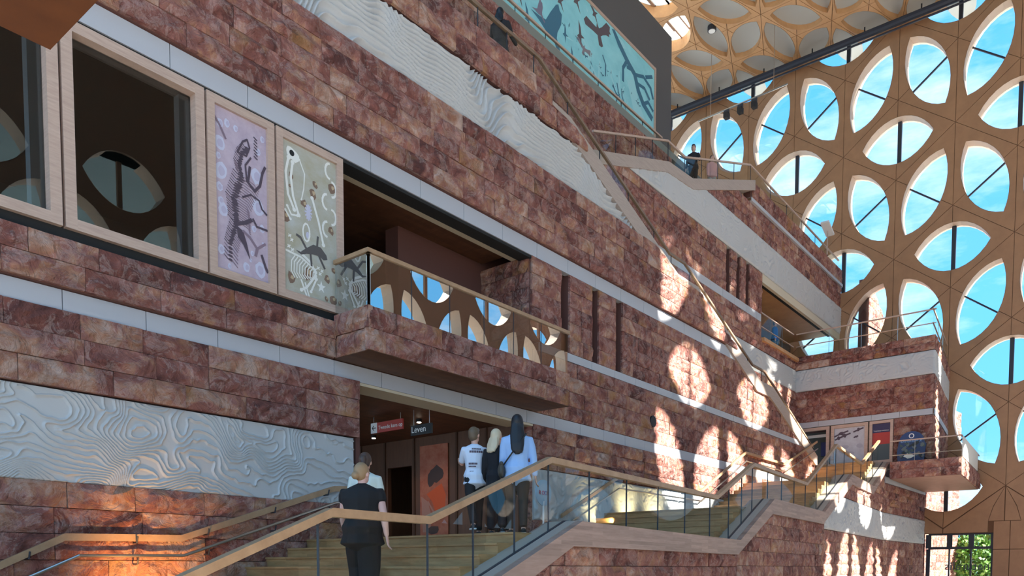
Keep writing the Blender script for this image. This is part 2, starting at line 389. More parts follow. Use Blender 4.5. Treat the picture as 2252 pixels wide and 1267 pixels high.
w_ = wall('wall_left', 'red stone courses between the two white bands right of the balcony', T1, [(14.9, 36, 3.73, 5.22)], .4, zmax=dz)
bricks(w_, T1, 14.92, 35.2, 3.74, 5.21, .37, seed=16, zmax=dz)
slabs(T1, 15.1, 35.0, 5.22, 5.42, w1=.06, step=1.15, label='narrow white stone band at balcony rail height')
SL = [(16.02, 16.38), (17.42, 17.75), (18.62, 18.95)]
w_ = wall('wall_left', 'red stone wall with three slit windows', T1, [(14.82, 16.02, 5.42, 7.36), (16.38, 17.42, 5.42, 7.36), (17.75, 18.62, 5.42, 7.36), (18.95, 34.5, 5.42, 7.36)], .45, zmax=dz)
bricks(w_, T1, 14.82, 34.5, 5.43, 7.36, .385, seed=17, zmax=dz, holes=[(a, b, 5.3, 7.5) for a, b in SL], lmin=.5, lmax=1.05)
for i, (a, b) in enumerate(SL):
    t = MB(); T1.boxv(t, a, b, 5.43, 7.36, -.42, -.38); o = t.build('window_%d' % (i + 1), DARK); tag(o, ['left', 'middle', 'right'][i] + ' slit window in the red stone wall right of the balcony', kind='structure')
    t = MB(); T1.boxv(t, b - .10, b - .02, 5.43, 7.36, -.36, -.25); t.build('window_frame', OAKP, o)
slabs(T1, 2.2, 27.0, 7.36, 7.70, w1=.06, step=1.28, label='white stone band above the windows of the left wall', seed=5)
w_ = wall('wall_left', 'red stone courses between the upper white band and the long relief', T1, [(2.2, 31, 7.71, 9.42)], .45, w=.1, zmax=dz)
bricks(w_, T1, 2.2, 29.5, 7.72, 9.42, .342, w=.16, seed=18, zmax=dz)
relief(T1, 5, 22, 9.42, 10.57, 21, 'dune', 'long white carved relief band ending under the diagonal stair', res=.02, w=.01, amp=.11, zmax=dz)
w_ = wall('wall_left', 'red stone parapet of the upper walkway', T1, [(5, 17, 10.6, 11.42)], .3, w=.08, zmax=lambda u: dz(u) if u > 15.05 else 99)
bricks(w_, T1, 5, 17, 10.58, 11.42, .42, w=.17, seed=19, zmax=lambda u: dz(u) if u > 15.05 else 99)
o = box('walkway_floor', (4, 15.2, 11.35, 14.35, 10.75, 11.0), CEILW); tag(o, kind='structure', label='wooden floor of the upper walkway')

# ------------------------------------------------------------------ big windows and printed panels
DF = MB(); T1.boxv(DF, 2.2, 9.2, 4.36, 4.56, -.5, .02); T1.boxv(DF, 2.2, 14.9, 7.30, 7.36, -.3, .03); o = DF.build('trim_90', DARK); tag(o, 'near-black strips painting the shade of the recess at the big windows', kind='structure')  # solid near-black strips; the shade of the gaps is in the colour
def frame_rect(fr, par, u0, u1, z0, z1, t, w0, w1, m=OAKP, mh=None, name='frame_bar'):
    for (a, b, c, d, mm) in ((u0, u0 + t, z0, z1, m), (u1 - t, u1, z0, z1, m), (u0 + t, u1 - t, z0, z0 + t, mh or OAKPH), (u0 + t, u1 - t, z1 - t, z1, mh or OAKPH)):
        q = MB(); fr.boxv(q, a, b, c, d, w0, w1); q.build(name, mm, par)
for i, (a, b, lb) in enumerate([(2.3, 4.48, 'big dark window at the left edge with pale oak frame'), (4.52, 6.55, 'big dark window with pale oak frame left of the printed panels')]):
    o = MB(); T1.boxv(o, a + .12, b - .12, 4.7, 7.2, -.07, -.05); o = o.build('window_%d' % (i + 4), DGLASS); tag(o, lb, kind='structure')
    frame_rect(T1, o, a, b, 4.56, 7.30, .145, -.25, .10)
    q = MB(); T1.boxv(q, b - .30, b - .145, 4.7, 7.15, -.25, -.10); q.build('inner_post', mat('inner_post_grey', (.40, .41, .42), .5), o)
# rooms behind
rm = MB(); rm.box(2.2, 9.2, 17, 17.2, 4.4, 7.5); rm.box(2.2, 9.2, 11.9, 17, 7.3, 7.5); rm.box(9.1, 9.2, 11.6, 17, 4.4, 7.4); rm.box(2.2, 9.2, 11.7, 17, 4.3, 4.5)
o = rm.build('wall_left_room', mat('room_dark', (.05, .05, .045), .8)); tag(o, 'dark gallery room behind the big windows', kind='structure')

def ribbon(mb, fr, pts, wd, w, m=0):
    w0_ = w
    for (a, b) in zip(pts, pts[1:]):
        w = w0_ + len(mb.f) * 1.5e-5; d = Vector((b[0] - a[0], b[1] - a[1])); 
        if d.length < 1e-6: continue
        n = Vector((-d.y, d.x)).normalized() * wd / 2; e = d.normalized() * wd * .25
        q = [(a[0] + n.x - e.x, a[1] + n.y - e.y), (a[0] - n.x - e.x, a[1] - n.y - e.y), (b[0] - n.x + e.x, b[1] - n.y + e.y), (b[0] + n.x + e.x, b[1] + n.y + e.y)]
        mb.add([fr.P(p[0], p[1], w) for p in q], [(0, 1, 2, 3)], m)
def blob(mb, fr, u, z, ru, rz, w, m=0, n=14, rot=0, jit=.0, rr=random):
    ps = []; w += len(mb.f) * 1.5e-5
    for k in range(n):
        a = 2 * math.pi * k / n; r = 1 + rr.uniform(-jit, jit); x = math.cos(a) * ru * r; y = math.sin(a) * rz * r
        ps.append(fr.P(u + x * math.cos(rot) - y * math.sin(rot), z + x * math.sin(rot) + y * math.cos(rot), w))
    mb.add(ps, [tuple(range(n))], m)
def poly(mb, fr, pts, w, m=0):
    w += len(mb.f) * 1.5e-5; mb.add([fr.P(p[0], p[1], w) for p in pts], [tuple(range(len(pts)))], m)

# lilac panel with dark skeleton
def panel_thing(fr, a, b, z0, z1, label, mbg, t=.13):
    th = thing('printed_panel', label, 'panel', loc=fr.P(a, z0, 0))
    g = fr
    frame_rect(g, th, a, b, z0, z1, t, -.15, .10)
    q = MB(); g.boxv(q, a + t, b - t, z0 + t, z1 - t, -.1, .05); q.build('printed_board', mbg, th)
    return th, g
lil = wood('print_lilac', (.42, .33, .42), (.56, .46, .54), (1.5, 1, 1.5)); snd = wood('print_sand', (.40, .36, .24), (.50, .52, .50), (.6, 1, .9))
INK = mat('print_ink', (.085, .06, .085), .6); INK2 = mat('print_grey_ink', (.24, .17, .22), .6); PALE = mat('print_pale', (.56, .56, .70), .6); BONE = mat('print_bone', (.80, .80, .76), .6); BRN = mat('print_brown', (.22, .14, .10), .6)
th, g = panel_thing(T1, 6.59, 7.78, 4.56, 7.30, 'lilac printed panel with a dark dinosaur skeleton', lil)
pm = MB(); rr = random.Random(4); W0 = .052
for (u, z, r) in [(6.83, 6.92, .07), (6.95, 6.97, .06), (6.82, 6.62, .11), (6.83, 6.2, .13), (6.80, 5.95, .07), (7.5, 6.75, .05), (7.46, 6.35, .12), (7.3, 6.3, .04), (7.48, 5.87, .13), (6.86, 5.62, .10), (6.82, 5.75, .06), (7.4, 5.5, .05), (7.55, 5.55, .06), (7.36, 5.1, .04), (6.81, 5.0, .07), (7.25, 4.85, .07), (7.5, 4.88, .12), (7.1, 6.95, .05), (6.79, 6.42, .05), (7.33, 4.98, .03), (7.57, 5.3, .04), (6.95, 4.78, .04), (7.58, 6.98, .05)]:
    blob(pm, g, u, z, r * .8, r * 1.05, W0, 2, rr=rr, jit=.12); blob(pm, g, u + .01, z, r * .45, r * .6, W0 + .001, 4, rr=rr, jit=.1)
spine = [(7.30, 6.72), (7.20, 6.6), (7.15, 6.42), (7.19, 6.25), (7.12, 6.05), (7.05, 5.85), (7.08, 5.65), (7.08, 5.48), (7.02, 5.3), (6.97, 5.12), (6.96, 4.82)]
for i in range(len(spine) - 1):
    a, b = Vector(spine[i]), Vector(spine[i + 1])
    for k in range(5):
        c = a.lerp(b, k / 5); th_ = .085 if i < 3 else .13 if i < 7 else .09
        blob(pm, g, c.x, c.y, th_ * .5, .022, W0 + .002, 0, n=7, rr=rr, jit=.3, rot=-.25)
        ribbon(pm, g, [(c.x - th_ * .4, c.y), (c.x - th_ * 1.15, c.y + .06)], .013, W0 + .002, 1 if k % 2 else 0)
        if 3 <= i < 7: ribbon(pm, g, [(c.x + th_ * .4, c.y), (c.x + .22, c.y - .05), (c.x + .37 - .02 * i, c.y - .13)], .014, W0 + .002, 1)
        if i >= 8: ribbon(pm, g, [(c.x + th_ * .4, c.y), (c.x + .13, c.y - .09)], .014, W0 + .002, 1)
ribbon(pm, g, [(7.12, 6.6), (7.22, 6.8), (7.3, 6.86), (7.34, 6.75), (7.28, 6.6), (7.12, 6.6)], .03, W0 + .003, 0)
ribbon(pm, g, [(7.34, 6.45), (7.3, 6.2), (7.42, 6.1), (7.52, 6.22), (7.57, 6.44), (7.62, 6.55)], .045, W0 + .003, 0)
ribbon(pm, g, [(7.28, 6.2), (7.26, 6.45), (7.36, 6.6)], .03, W0 + .003, 0)
for k in range(7): ribbon(pm, g, [(7.42 + .01 * (k % 2), 6.95 - k * .05), (7.48, 6.92 - k * .05)], .02, W0 + .003, 0)
ribbon(pm, g, [(7.1, 5.48), (7.25, 5.55), (7.35, 5.62)], .06, W0 + .003, 0); poly(pm, g, [(7.08, 5.45), (7.2, 5.4), (7.27, 5.2), (7.32, 4.98), (7.2, 5.18), (7.1, 5.28)], W0 + .003, 0)
ribbon(pm, g, [(7.2, 5.4), (7.32, 5.34), (7.45, 5.2), (7.6, 5.32)], .04, W0 + .003, 1); ribbon(pm, g, [(7.38, 5.65), (7.45, 5.55), (7.64, 5.55)], .035, W0 + .003, 0)
ribbon(pm, g, [(7.45, 5.2), (7.42, 5.08)], .05, W0 + .003, 1); ribbon(pm, g, [(7.53, 5.12), (7.6, 4.95), (7.64, 4.88)], .045, W0 + .003, 0)
ribbon(pm, g, [(7.2, 5.93), (7.35, 6.02), (7.5, 5.98), (7.55, 5.86), (7.64, 5.8)], .03, W0 + .003, 0); ribbon(pm, g, [(6.73, 7.0), (6.84, 6.86), (6.92, 6.72)], .035, W0 + .003, 1)
pm.build('skeleton_print', [INK, INK2, PALE, BRN, mat('print_lilac_light', (.48, .44, .58), .6)], th)
# sand coloured panel with white bones and a dark lizard
th, g = panel_thing(T1, 7.82, 9.20, 4.56, 7.30, 'sand coloured printed panel with white bones beside the balcony', snd)
pm = MB()
def bone(p, wd=.045, m=0, k=1.0):
    ribbon(pm, g, p, wd, W0 + .002, m)
    for q in (p[0], p[-1]): blob(pm, g, q[0], q[1], wd * .85, wd * .8, W0 + .002, m, 10)
blob(pm, g, 8.17, 6.98, .15, .10, W0, 0, rot=-.5, jit=.15, rr=rr); blob(pm, g, 8.15, 7.0, .05, .05, W0 + .001, 3)
bone([(8.08, 6.9), (8.02, 6.65), (8.06, 6.3), (8.18, 6.08)]); bone([(8.16, 6.85), (8.12, 6.6), (8.16, 6.3), (8.27, 6.02)]); bone([(8.3, 6.95), (8.4, 6.75), (8.38, 6.5), (8.33, 6.3)], .022)
bone([(8.04, 6.1), (8.12, 5.98), (8.24, 6.0)], .03); bone([(8.0, 6.02), (8.1, 5.9)], .03)
for (u, z, s) in [(8.12, 6.62, .055), (8.1, 6.45, .03), (8.38, 6.25, .075), (8.62, 6.66, .06), (8.57, 6.48, .10), (8.95, 5.98, .07), (8.98, 6.72, .09), (9.0, 5.3, .05), (8.1, 4.92, .10), (8.83, 4.77, .05), (8.98, 4.78, .09), (8.0, 5.92, .09), (8.45, 5.1, .13), (8.85, 5.12, .07)]:
    blob(pm, g, u, z, s * .8, s, W0 + .001, 1, 8, rot=.4, jit=.3, rr=rr); blob(pm, g, u + s * .2, z + s * .2, s * .35, s * .4, W0 + .0015, 2, 7, jit=.3, rr=rr)
bone([(8.55, 6.4), (8.68, 6.05), (8.78, 5.68)], .045)
for k, (cu, cz) in enumerate([(8.93, 7.0), (8.98, 6.7), (8.86, 6.45), (8.97, 6.22), (8.86, 5.98)]):
    sgn = 1 if k % 2 else -1
    ribbon(pm, g, [(cu + sgn * .09 * math.cos(t), cz + .13 * math.sin(t)) for t in [math.pi * .5 - i * math.pi / 7 for i in range(8)]], .04, W0 + .002, 0)
for k in range(12): a = k * math.pi / 6; ribbon(pm, g, [(8.47, 6.13), (8.47 + .07 * math.cos(a), 6.13 + .13 * math.sin(a))], .03, W0 + .001, 4)
ribbon(pm, g, [(8.42 + .07 * math.cos(t), 5.78 + .15 * math.sin(t)) for t in [i * .6 for i in range(12)]], .03, W0 + .002, 0); blob(pm, g, 8.45, 5.74, .04, .06, W0 + .001, 4)
# lizard
poly(pm, g, [(8.2, 5.42), (8.3, 5.42), (8.42, 5.52), (8.56, 5.62), (8.72, 5.62), (8.84, 5.52), (8.86, 5.45), (8.78, 5.42), (8.68, 5.46), (8.55, 5.45), (8.42, 5.42), (8.3, 5.37)], W0 + .003, 5)
for p in ([(8.42, 5.5), (8.3, 5.66), (8.22, 5.68)], [(8.64, 5.6), (8.66, 5.78)], [(8.5, 5.45), (8.52, 5.25)], [(8.68, 5.46), (8.8, 5.28)]): ribbon(pm, g, p, .04, W0 + .003, 5)
# rib cage
for k in range(9):
    u = 8.12 + k * .055; ribbon(pm, g, [(u + .06, 5.32 - k * .012), (u - .01, 5.22 - k * .01), (u - .02, 5.05), (u + .05, 4.95 + k * .01)], .02, W0 + .002, 0)
ribbon(pm, g, [(8.0, 5.36), (8.3, 5.33), (8.6, 5.2)], .035, W0 + .002, 0); bone([(8.3, 5.4), (8.5, 5.3), (8.6, 5.16)], .045)
bone([(8.6, 5.1), (8.42, 4.86), (8.3, 4.78)], .04); bone([(8.62, 5.05), (8.5, 4.8)], .035)
ribbon(pm, g, [(8.3, 4.95), (8.42, 4.68)], .035, W0 + .0025, 0); ribbon(pm, g, [(8.38, 4.92), (8.47, 4.68)], .03, W0 + .0025, 0)
pts = []
for k in range(10): a = math.pi / 2 + k * math.pi / 5; r_ = .11 if k % 2 == 0 else .045; pts.append((8.72 + r_ * math.cos(a) * .9, 5.0 - .06 + r_ * math.sin(a)))
poly(pm, g, pts, W0 + .002, 0)
for (u, z) in [(8.08, 5.62), (8.12, 5.56), (8.7, 5.16), (8.66, 5.25), (8.74, 5.22), (8.06, 5.44), (8.13, 5.4)]: ribbon(pm, g, [(u - .025, z - .02), (u + .025, z + .02)], .022, W0 + .002, 0); ribbon(pm, g, [(u - .02, z + .02), (u + .02, z - .02)], .02, W0 + .002, 0)
pm.build('bones_print', [BONE, BRN, mat('print_tan', (.50, .38, .24), .6), DARK, PALE, mat('print_dark_grey', (.10, .09, .09), .6)], th)

# ------------------------------------------------------------------ balcony
th = thing('balcony', 'red stone balcony with glass rail above the doorway', 'balcony', loc=(9, 11, 3.75)); 
bo = th
BF = Frame(0, 10.35, 0); BS = Frame(8.93, 11.3, -90)
box('balcony_core', (9.02, 14.98, 10.44, 11.35, 3.78, 4.47), BACK, th)
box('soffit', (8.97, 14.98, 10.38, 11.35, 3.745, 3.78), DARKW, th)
bricks(th, BF, 8.93, 15.0, 3.75, 4.5, .375, w=-.03, seed=21, lmin=.8, lmax=1.3)
bricks(th, BS, 0, .95, 3.75, 4.5, .375, w=-.03, seed=22, lmin=.9, lmax=.96)

def rail_line(mb, fr, pl, wd, ht, w=0, m=0):
    """rectangular rail along a (u, z) polyline, z = top"""
    for (a, b) in zip(pl, pl[1:]):
        v = [fr.P(p[0], p[1] + dz_, ww) for p in (a, b) for dz_ in (-ht, 0) for ww in (w - wd / 2, w + wd / 2)]
        mb.add(v, [(0, 1, 3, 2), (4, 6, 7, 5), (0, 2, 6, 4), (1, 5, 7, 3), (0, 4, 5, 1), (2, 3, 7, 6)], m)
def glass_run(th, fr, bot, top, us, w=0, gm=None, posts=True, t=.018, gap=.012, pm=None):
    """separate panes between the u positions"""
    for a, b in zip(us, us[1:]):
        ks = [a + gap] + [x for x in sorted(set([p[0] for p in bot] + [p[0] for p in top])) if a + gap < x < b - gap] + [b - gap]
        poly_ = [fr.P(x, interp(bot, x), w + t / 2) for x in ks] + [fr.P(x, interp(top, x), w + t / 2) for x in reversed(ks)]
        q = MB(); q.prism(poly_, -fr.n * t); q.build('glass_pane', gm or GLASS, th)
    if posts:
        for a in us[1:-1]:
            q = MB(); fr.boxv(q, a - .006, a + .006, interp(bot, a), interp(top, a) - .01, w - .012, w + .012); q.build('joint_strip', pm or SLATE, th)
def steps(a, b, n): return [a + (b - a) * i / n for i in range(n + 1)]
# balcony rail
th = thing('glass_balustrade', 'glass rail with pale oak handrail on the red stone balcony', 'railing', loc=(9, 10.4, 4.5))
us = [9.02, 10.0, 11.0, 12.0, 12.95, 13.92, 14.95]
glass_run(th, BF, [(9, 4.46), (15, 4.46)], [(9, 5.40), (15, 5.40)], us, w=-.06, gm=GLASS2)
glass_run(th, BS, [(0, 4.46), (1, 4.46)], [(0, 5.40), (1, 5.40)], [0, .86], w=-.06, gm=GLASS2)
q = MB(); rail_line(q, BF, [(8.97, 5.46), (15.0, 5.46)], .08, .07, w=-.06); rail_line(q, BS, [(0, 5.46), (.93, 5.46)], .08, .07, w=-.06); q.build('handrail', RAIL, th)
# upper opening behind the balcony
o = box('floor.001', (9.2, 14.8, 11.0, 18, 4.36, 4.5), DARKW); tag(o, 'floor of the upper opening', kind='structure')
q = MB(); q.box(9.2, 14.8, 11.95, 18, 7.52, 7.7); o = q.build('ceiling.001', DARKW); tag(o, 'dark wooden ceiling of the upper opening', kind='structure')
q = MB(); q.box(9.2, 14.85, 11.38, 11.95, 7.36, 7.42); o = q.build('trim_91', CREAM); tag(o, 'cream lintel soffit over the upper opening', kind='structure')
q = MB(); q.box(9.2, 14.8, 18, 18.2, 4.3, 7.7); q.box(14.81, 14.95, 14.2, 18, 4.3, 7.7); o = q.build('wall_back', mat('room_brown', (.05, .03, .02), .8)); tag(o, 'dark back wall of the upper opening', kind='structure')
JW = Frame(14.8, 14.2, -90); o = wall('wall_left', 'red stone side wall of the upper opening', JW, [(0, 2.75, 4.5, 7.36)], .12); bricks(o, JW, 0, 2.78, 4.5, 7.36, .358, w=.0, seed=23, lmin=.5, lmax=.9)
# ------------------------------------------------------------------ ground doorway room
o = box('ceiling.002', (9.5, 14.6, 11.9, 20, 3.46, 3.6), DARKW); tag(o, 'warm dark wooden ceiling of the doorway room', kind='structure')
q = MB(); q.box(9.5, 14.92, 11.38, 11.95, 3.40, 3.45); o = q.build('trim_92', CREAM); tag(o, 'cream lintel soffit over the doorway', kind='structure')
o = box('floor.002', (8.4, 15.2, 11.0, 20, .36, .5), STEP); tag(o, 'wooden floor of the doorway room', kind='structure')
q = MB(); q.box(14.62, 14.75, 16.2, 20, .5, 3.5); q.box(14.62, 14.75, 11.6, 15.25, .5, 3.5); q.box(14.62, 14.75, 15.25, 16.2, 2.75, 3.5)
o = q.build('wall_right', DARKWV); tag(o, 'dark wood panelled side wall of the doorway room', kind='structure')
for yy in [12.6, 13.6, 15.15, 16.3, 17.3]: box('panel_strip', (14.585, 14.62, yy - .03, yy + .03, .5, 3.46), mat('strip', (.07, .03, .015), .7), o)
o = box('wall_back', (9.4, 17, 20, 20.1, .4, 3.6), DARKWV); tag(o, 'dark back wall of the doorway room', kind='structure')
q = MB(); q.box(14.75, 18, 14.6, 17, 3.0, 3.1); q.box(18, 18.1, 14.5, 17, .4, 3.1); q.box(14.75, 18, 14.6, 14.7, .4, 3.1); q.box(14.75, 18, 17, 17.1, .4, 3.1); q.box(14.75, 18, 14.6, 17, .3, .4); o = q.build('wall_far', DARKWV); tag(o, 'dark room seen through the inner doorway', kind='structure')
o = wall('wall_left', 'stone edge left of the doorway', Frame(9.5, 12.2, -90), [(0, .8, .5, 3.45)], .1)
JD = Frame(14.92, 12.1, -90); o = wall('wall_left', 'dark red stone reveal right of the doorway', JD, [(0, .68, .5, 3.42)], .1); bricks(o, JD, 0, .7, .5, 3.42, .365, w=.02, seed=25, lmin=.6, lmax=.7)
JB = Frame(9.52, 11.42, 90)
# orange poster on the wood wall
DFm = Frame(14.6, 20, -90)   # u = 20 - y
th = thing('animal_poster', 'orange poster with a bison and pale figures inside the doorway', 'poster', loc=(14.6, 14.4, .9))
q = MB(); DFm.boxv(q, 5.1, 6.12, .85, 3.22, 0, .02); q.build('poster_board', wood('poster_orange', (.30, .06, .02), (.42, .16, .10), (1, 1, 1.2)), th)
pm = MB(); rr = random.Random(9)
blob(pm, DFm, 5.72, 2.45, .26, .22, .022, 0, 12, jit=.15, rr=rr); blob(pm, DFm, 5.5, 2.35, .13, .2, .022, 0, 10, jit=.2, rr=rr)
poly(pm, DFm, [(5.35, 1.95), (5.9, 2.2), (6.05, 1.9), (6.0, 1.4), (5.75, 1.3), (5.55, 1.75)], .0225, 1)
poly(pm, DFm, [(5.15, 1.9), (5.4, 1.75), (5.55, 1.3), (5.45, .95), (5.2, .95)], .023, 2); ribbon(pm, DFm, [(5.4, 1.75), (5.62, 1.45), (5.75, 1.25)], .05, .023, 2); blob(pm, DFm, 5.6, 1.0, .2, .13, .0235, 0, 9, jit=.25, rr=rr)
pm.build('poster_print', [mat('poster_dark', (.05, .03, .03), .6), mat('poster_red', (.55, .09, .02), .6), mat('poster_skin', (.38, .20, .16), .6)], th)

# ------------------------------------------------------------------ hanging signs
def text(body, fr, u, z, w, size, m, parent, mirror=False, name='lettering', align='LEFT'):
    cu = bpy.data.curves.new('lettering', 'FONT'); cu.body = body; cu.size = size; cu.extrude = .002; cu.align_x = align
    tmp = bpy.data.objects.new('tmp', cu); C.objects.link(tmp); dg = bpy.context.evaluated_depsgraph_get(); me = bpy.data.meshes.new_from_object(tmp.evaluated_get(dg)); bpy.data.objects.remove(tmp)
    me.materials.clear(); me.materials.append(m)
    X = fr.d if not mirror else -fr.d
    Mx = Matrix((X, Vector((0, 0, 1)), X.cross(Vector((0, 0, 1))))).transposed().to_4x4(); Mx.translation = fr.P(u, z, w)
    return link(name, me, parent, Mx)
SG = Frame(12, 20, -90)
RED = mat('sign_red', (.42, .04, .03), .5)
def hang_sign(fr, u0, u1, z0, z1, label, m, cz):
    th = thing('hanging_sign', label, 'sign', loc=fr.P(u0, z0, 0))
    q = MB(); fr.boxv(q, u0, u1, z0, z1, -.02, .02); q.build('sign_board', m, th)
    for uu in (u0 + .08, u1 - .08): q = MB(); fr.boxv(q, uu - .005, uu + .005, z1, cz, -.005, .005); q.build('hanger', STEEL, th)
    return th
th = hang_sign(SG, 6.17, 7.22, 3.09, 3.32, 'red hanging sign with a white arrow square under the doorway ceiling', RED, 3.46)
q = MB(); SG.boxv(q, 6.17, 6.38, 3.09, 3.32, .02, .025); q.build('arrow_square', WHITE, th)
pm = MB(); ribbon(pm, SG, [(6.22, 3.205), (6.34, 3.205)], .022, .027); ribbon(pm, SG, [(6.27, 3.255), (6.22, 3.205), (6.27, 3.155)], .022, .027); pm.build('arrow', BLACK, th)
text('Tweede kans op', SG, 6.42, 3.16, .022, .12, WHITE, th)
th = hang_sign(SG, 7.48, 8.12, 2.90, 3.12, 'dark hanging sign reading Leven', BLACK, 3.46)
text('Leven', SG, 7.50, 2.96, .022, .19, WHITE, th)

# ------------------------------------------------------------------ spot lamps
def spot(x, y, z, e, label, rad=.05):
    th = thing('ceiling_spot', label, 'lamp', group='small ceiling spots in the openings', loc=(x, y, z))
    q = MB(); q.tube([(x, y, z + .02), (x, y, z - .06)], rad * 1.3, 12); q.build('housing', BLACK, th)
    q = MB(); q.tube([(x, y, z - .061), (x, y, z - .075)], rad, 12); q.build('lamp_disc', LAMP, th)
    if e:
        l = bpy.data.lights.new('spot_light', 'SPOT'); l.energy = e; l.color = (1, .62, .32); l.spot_size = R(120); l.spot_blend = .6; l.shadow_soft_size = .05
        lo = bpy.data.objects.new('spot_light', l); C.objects.link(lo); lo.parent = th; lo.location = (0, 0, -.1)
for (x, y, lb) in [(13.6, 15.6, 'ceiling spot just below the red hanging sign'), (12.8, 13.1, 'ceiling spot right above the Leven sign'), (13.6, 14.1, 'ceiling spot just below the left end of the Leven sign')]: spot(x, y, 3.45, 32, lb)
spot(13.0, 13.3, 7.5, 16, 'single small spot in the dark ceiling over the balcony')
for (x, y, z, lb) in [(17.5, 15.75, 2.6, 'uppermost tiny lamp in the far room through the inner doorway'), (17.4, 15.9, 2.0, 'middle tiny lamp in the far room through the inner doorway'), (17.3, 15.95, 1.6, 'lowest tiny lamp in the far room through the inner doorway')]: spot(x, y, z, 0, lb, .03)

# ------------------------------------------------------------------ stair wall (under the great stair)
w_ = wall('wall_right', 'red stone wall under the great stair', TF, [(fu(6.9), fu(36.6), -1.65, 4.6)], .3, zmax=gz)
gb = lambda u: interp(G_BOT, u * math.cos(FA)) + .1
bricks(w_, TF, fu(6.9), fu(16.5), -1.65, .37, .337, w=.03, seed=31, zmax=gb, lmin=.9, lmax=1.5)
w_ = wall('wall_right', 'red stone wall under the middle of the great stair', TF, [(fu(16.5), fu(25), -1.65, 1.0)], .28, zmax=gz)
bricks(w_, TF, fu(16.5), fu(25), -1.65, 1.42, .345, w=.03, seed=32, zmax=gb, lmin=.7, lmax=1.3)
w_ = wall('wall_right', 'red stone wall below the far relief', TF, [(fu(25), fu(36.6), -1.65, 1.2)], .28)
bricks(w_, TF, fu(25), fu(36.45), -1.65, 1.22, .36, w=.03, seed=33, lmin=.7, lmax=1.3)
relief(TF, fu(25), fu(36.45), 1.24, 2.42, 5, 'contour', 'white carved relief band on the far wall under the stair', res=.035, w=.03, amp=.06, zmax=gb)
w_ = wall('wall_right', 'red stone between far relief and stair', TF, [(fu(26), fu(36.6), 2.42, 2.5)], .28, zmax=gz)
bricks(w_, TF, fu(26), fu(36.45), 2.44, 4.5, .345, w=.03, seed=34, zmax=gb, lmin=.7, lmax=1.2)
w_ = wall('wall_far', 'red stone wall end next to the lattice', TFE, [(0, 7.6, -1.65, 3.75)], .3)
bricks(w_, TFE, .05, 7.6, -1.65, 1.22, .36, w=.03, seed=35); bricks(w_, TFE, .05, 7.6, 2.44, 3.7, .33, w=.03, seed=36)
relief(TFE, .05, 7.6, 1.24, 2.42, 6, 'contour', 'white carved relief band next to the lattice', res=.04, w=.03, amp=.06)
slabs(TFE, .1, 7.6, 3.72, 3.98, w1=.06, label='white band under the terrace')

# ------------------------------------------------------------------ the great stair
th = thing('grand_staircase', 'wide oak staircase with landings climbing along the red stone wall', 'staircase', loc=(6, 9, -.45))
def yf(x): return 6.26 + (x - 8.72) * math.tan(FA) + .45
FL = [(1.9, -1.65, 4.85, -.45), (6.3, -.45, 8.75, .5), (15.9, .5, 18.5, 1.5), (23.8, 1.5, 28.0, 3.1), (32.5, 3.1, 36.6, 4.65)]
for (xa, za, xb, zb) in FL:
    n = max(1, round((zb - za) / .158)); h = (zb - za) / n; d = (xb - xa) / n
    for k in range(n):
        x0 = xa + k * d; z1 = za + (k + 1) * h
        yb = 11.4
        q = MB(); q.prism([(x0, yf(x0), z1 - h), (x0, yb, z1 - h), (x0, yb, z1 - .03), (x0, yf(x0), z1 - .03)], (d + .02, 0, 0)); q.prism([(x0 - .02, yf(x0), z1 - .03), (x0 - .02, yb, z1 - .03), (x0 - .02, yb, z1), (x0 - .02, yf(x0), z1)], (d + .03, 0, 0))
        q.build('step', STEP, th)
for (xa, xb, z) in [(4.85, 6.3, -.45), (8.75, 15.9, .5), (18.5, 23.8, 1.5), (28.0, 32.5, 3.1), (36.6, 37.3, 4.65)]:
    yb = 11.4 if xa < 30 else 12.9
    q = MB(); q.prism([(xa, yf(xa), z - .2), (xb, yf(xb), z - .2), (xb, yb, z - .2), (xa, yb, z - .2)], (0, 0, .2)); q.build('landing', STEP, th)
STRING2 = wood('oak_stringer_pale', (.36, .29, .25), (.46, .38, .33), (.8, .8, 12))
def stringer(fr, top, bot, th_, wd, name='stringer', k=1.0):
    us = sorted(set([p[0] for p in top] + [p[0] for p in bot])); us = [u for u in us if top[0][0] <= u <= top[-1][0]]
    q = MB()
    for a, b in zip(us, us[1:]):
        P = [fr.P(a * k, interp(bot, a), 0.13), fr.P(b * k, interp(bot, b), .13), fr.P(b * k, interp(top, b), .13), fr.P(a * k, interp(top, a), .13)]
        q.prism(P, -fr.n * (wd + .13))
    return q.build(name, STRING if k != 1 else STRING2, th_)
stringer(TF, G_TOP, G_BOT, th, .5, k=1 / math.cos(FA))
kk = lambda pl: [(a / math.cos(FA), b) for a, b in pl]
q = MB(); rail_line(q, TF, kk([(a, b + .012) for a, b in G_TOP]), .46, .05, w=-.21); q.build('stringer_top', STAIRTOP, th)
q = MB(); rail_line(q, TF, kk([(a, b + .02) for a, b in G_TOP]), .05, .03, w=-.17); q.build('glass_channel', SLATE, th)
th = thing('glass_balustrade', 'long glass balustrade with oak handrail on the great stair', 'railing', loc=(8, 6.3, .6))
us = [3.0, 4.6, 6.2, 7.05, 7.95, 8.8, 10.0, 11.3, 12.6, 13.9, 15.3, 16.5, 17.4, 18.2, 19.5, 20.8, 22.1, 23.4, 24.8, 26.2, 27.5, 28.9, 30.5, 32.1, 33.4, 34.7, 36.0]
glass_run(th, TF, kk(G_TOP), kk([(a, b - .04) for a, b in G_RAIL]), [u / math.cos(FA) for u in us], w=-.17)
q = MB(); rail_line(q, TF, kk(G_RAIL), .11, .085, w=-.17); q.build('handrail', RAIL, th)
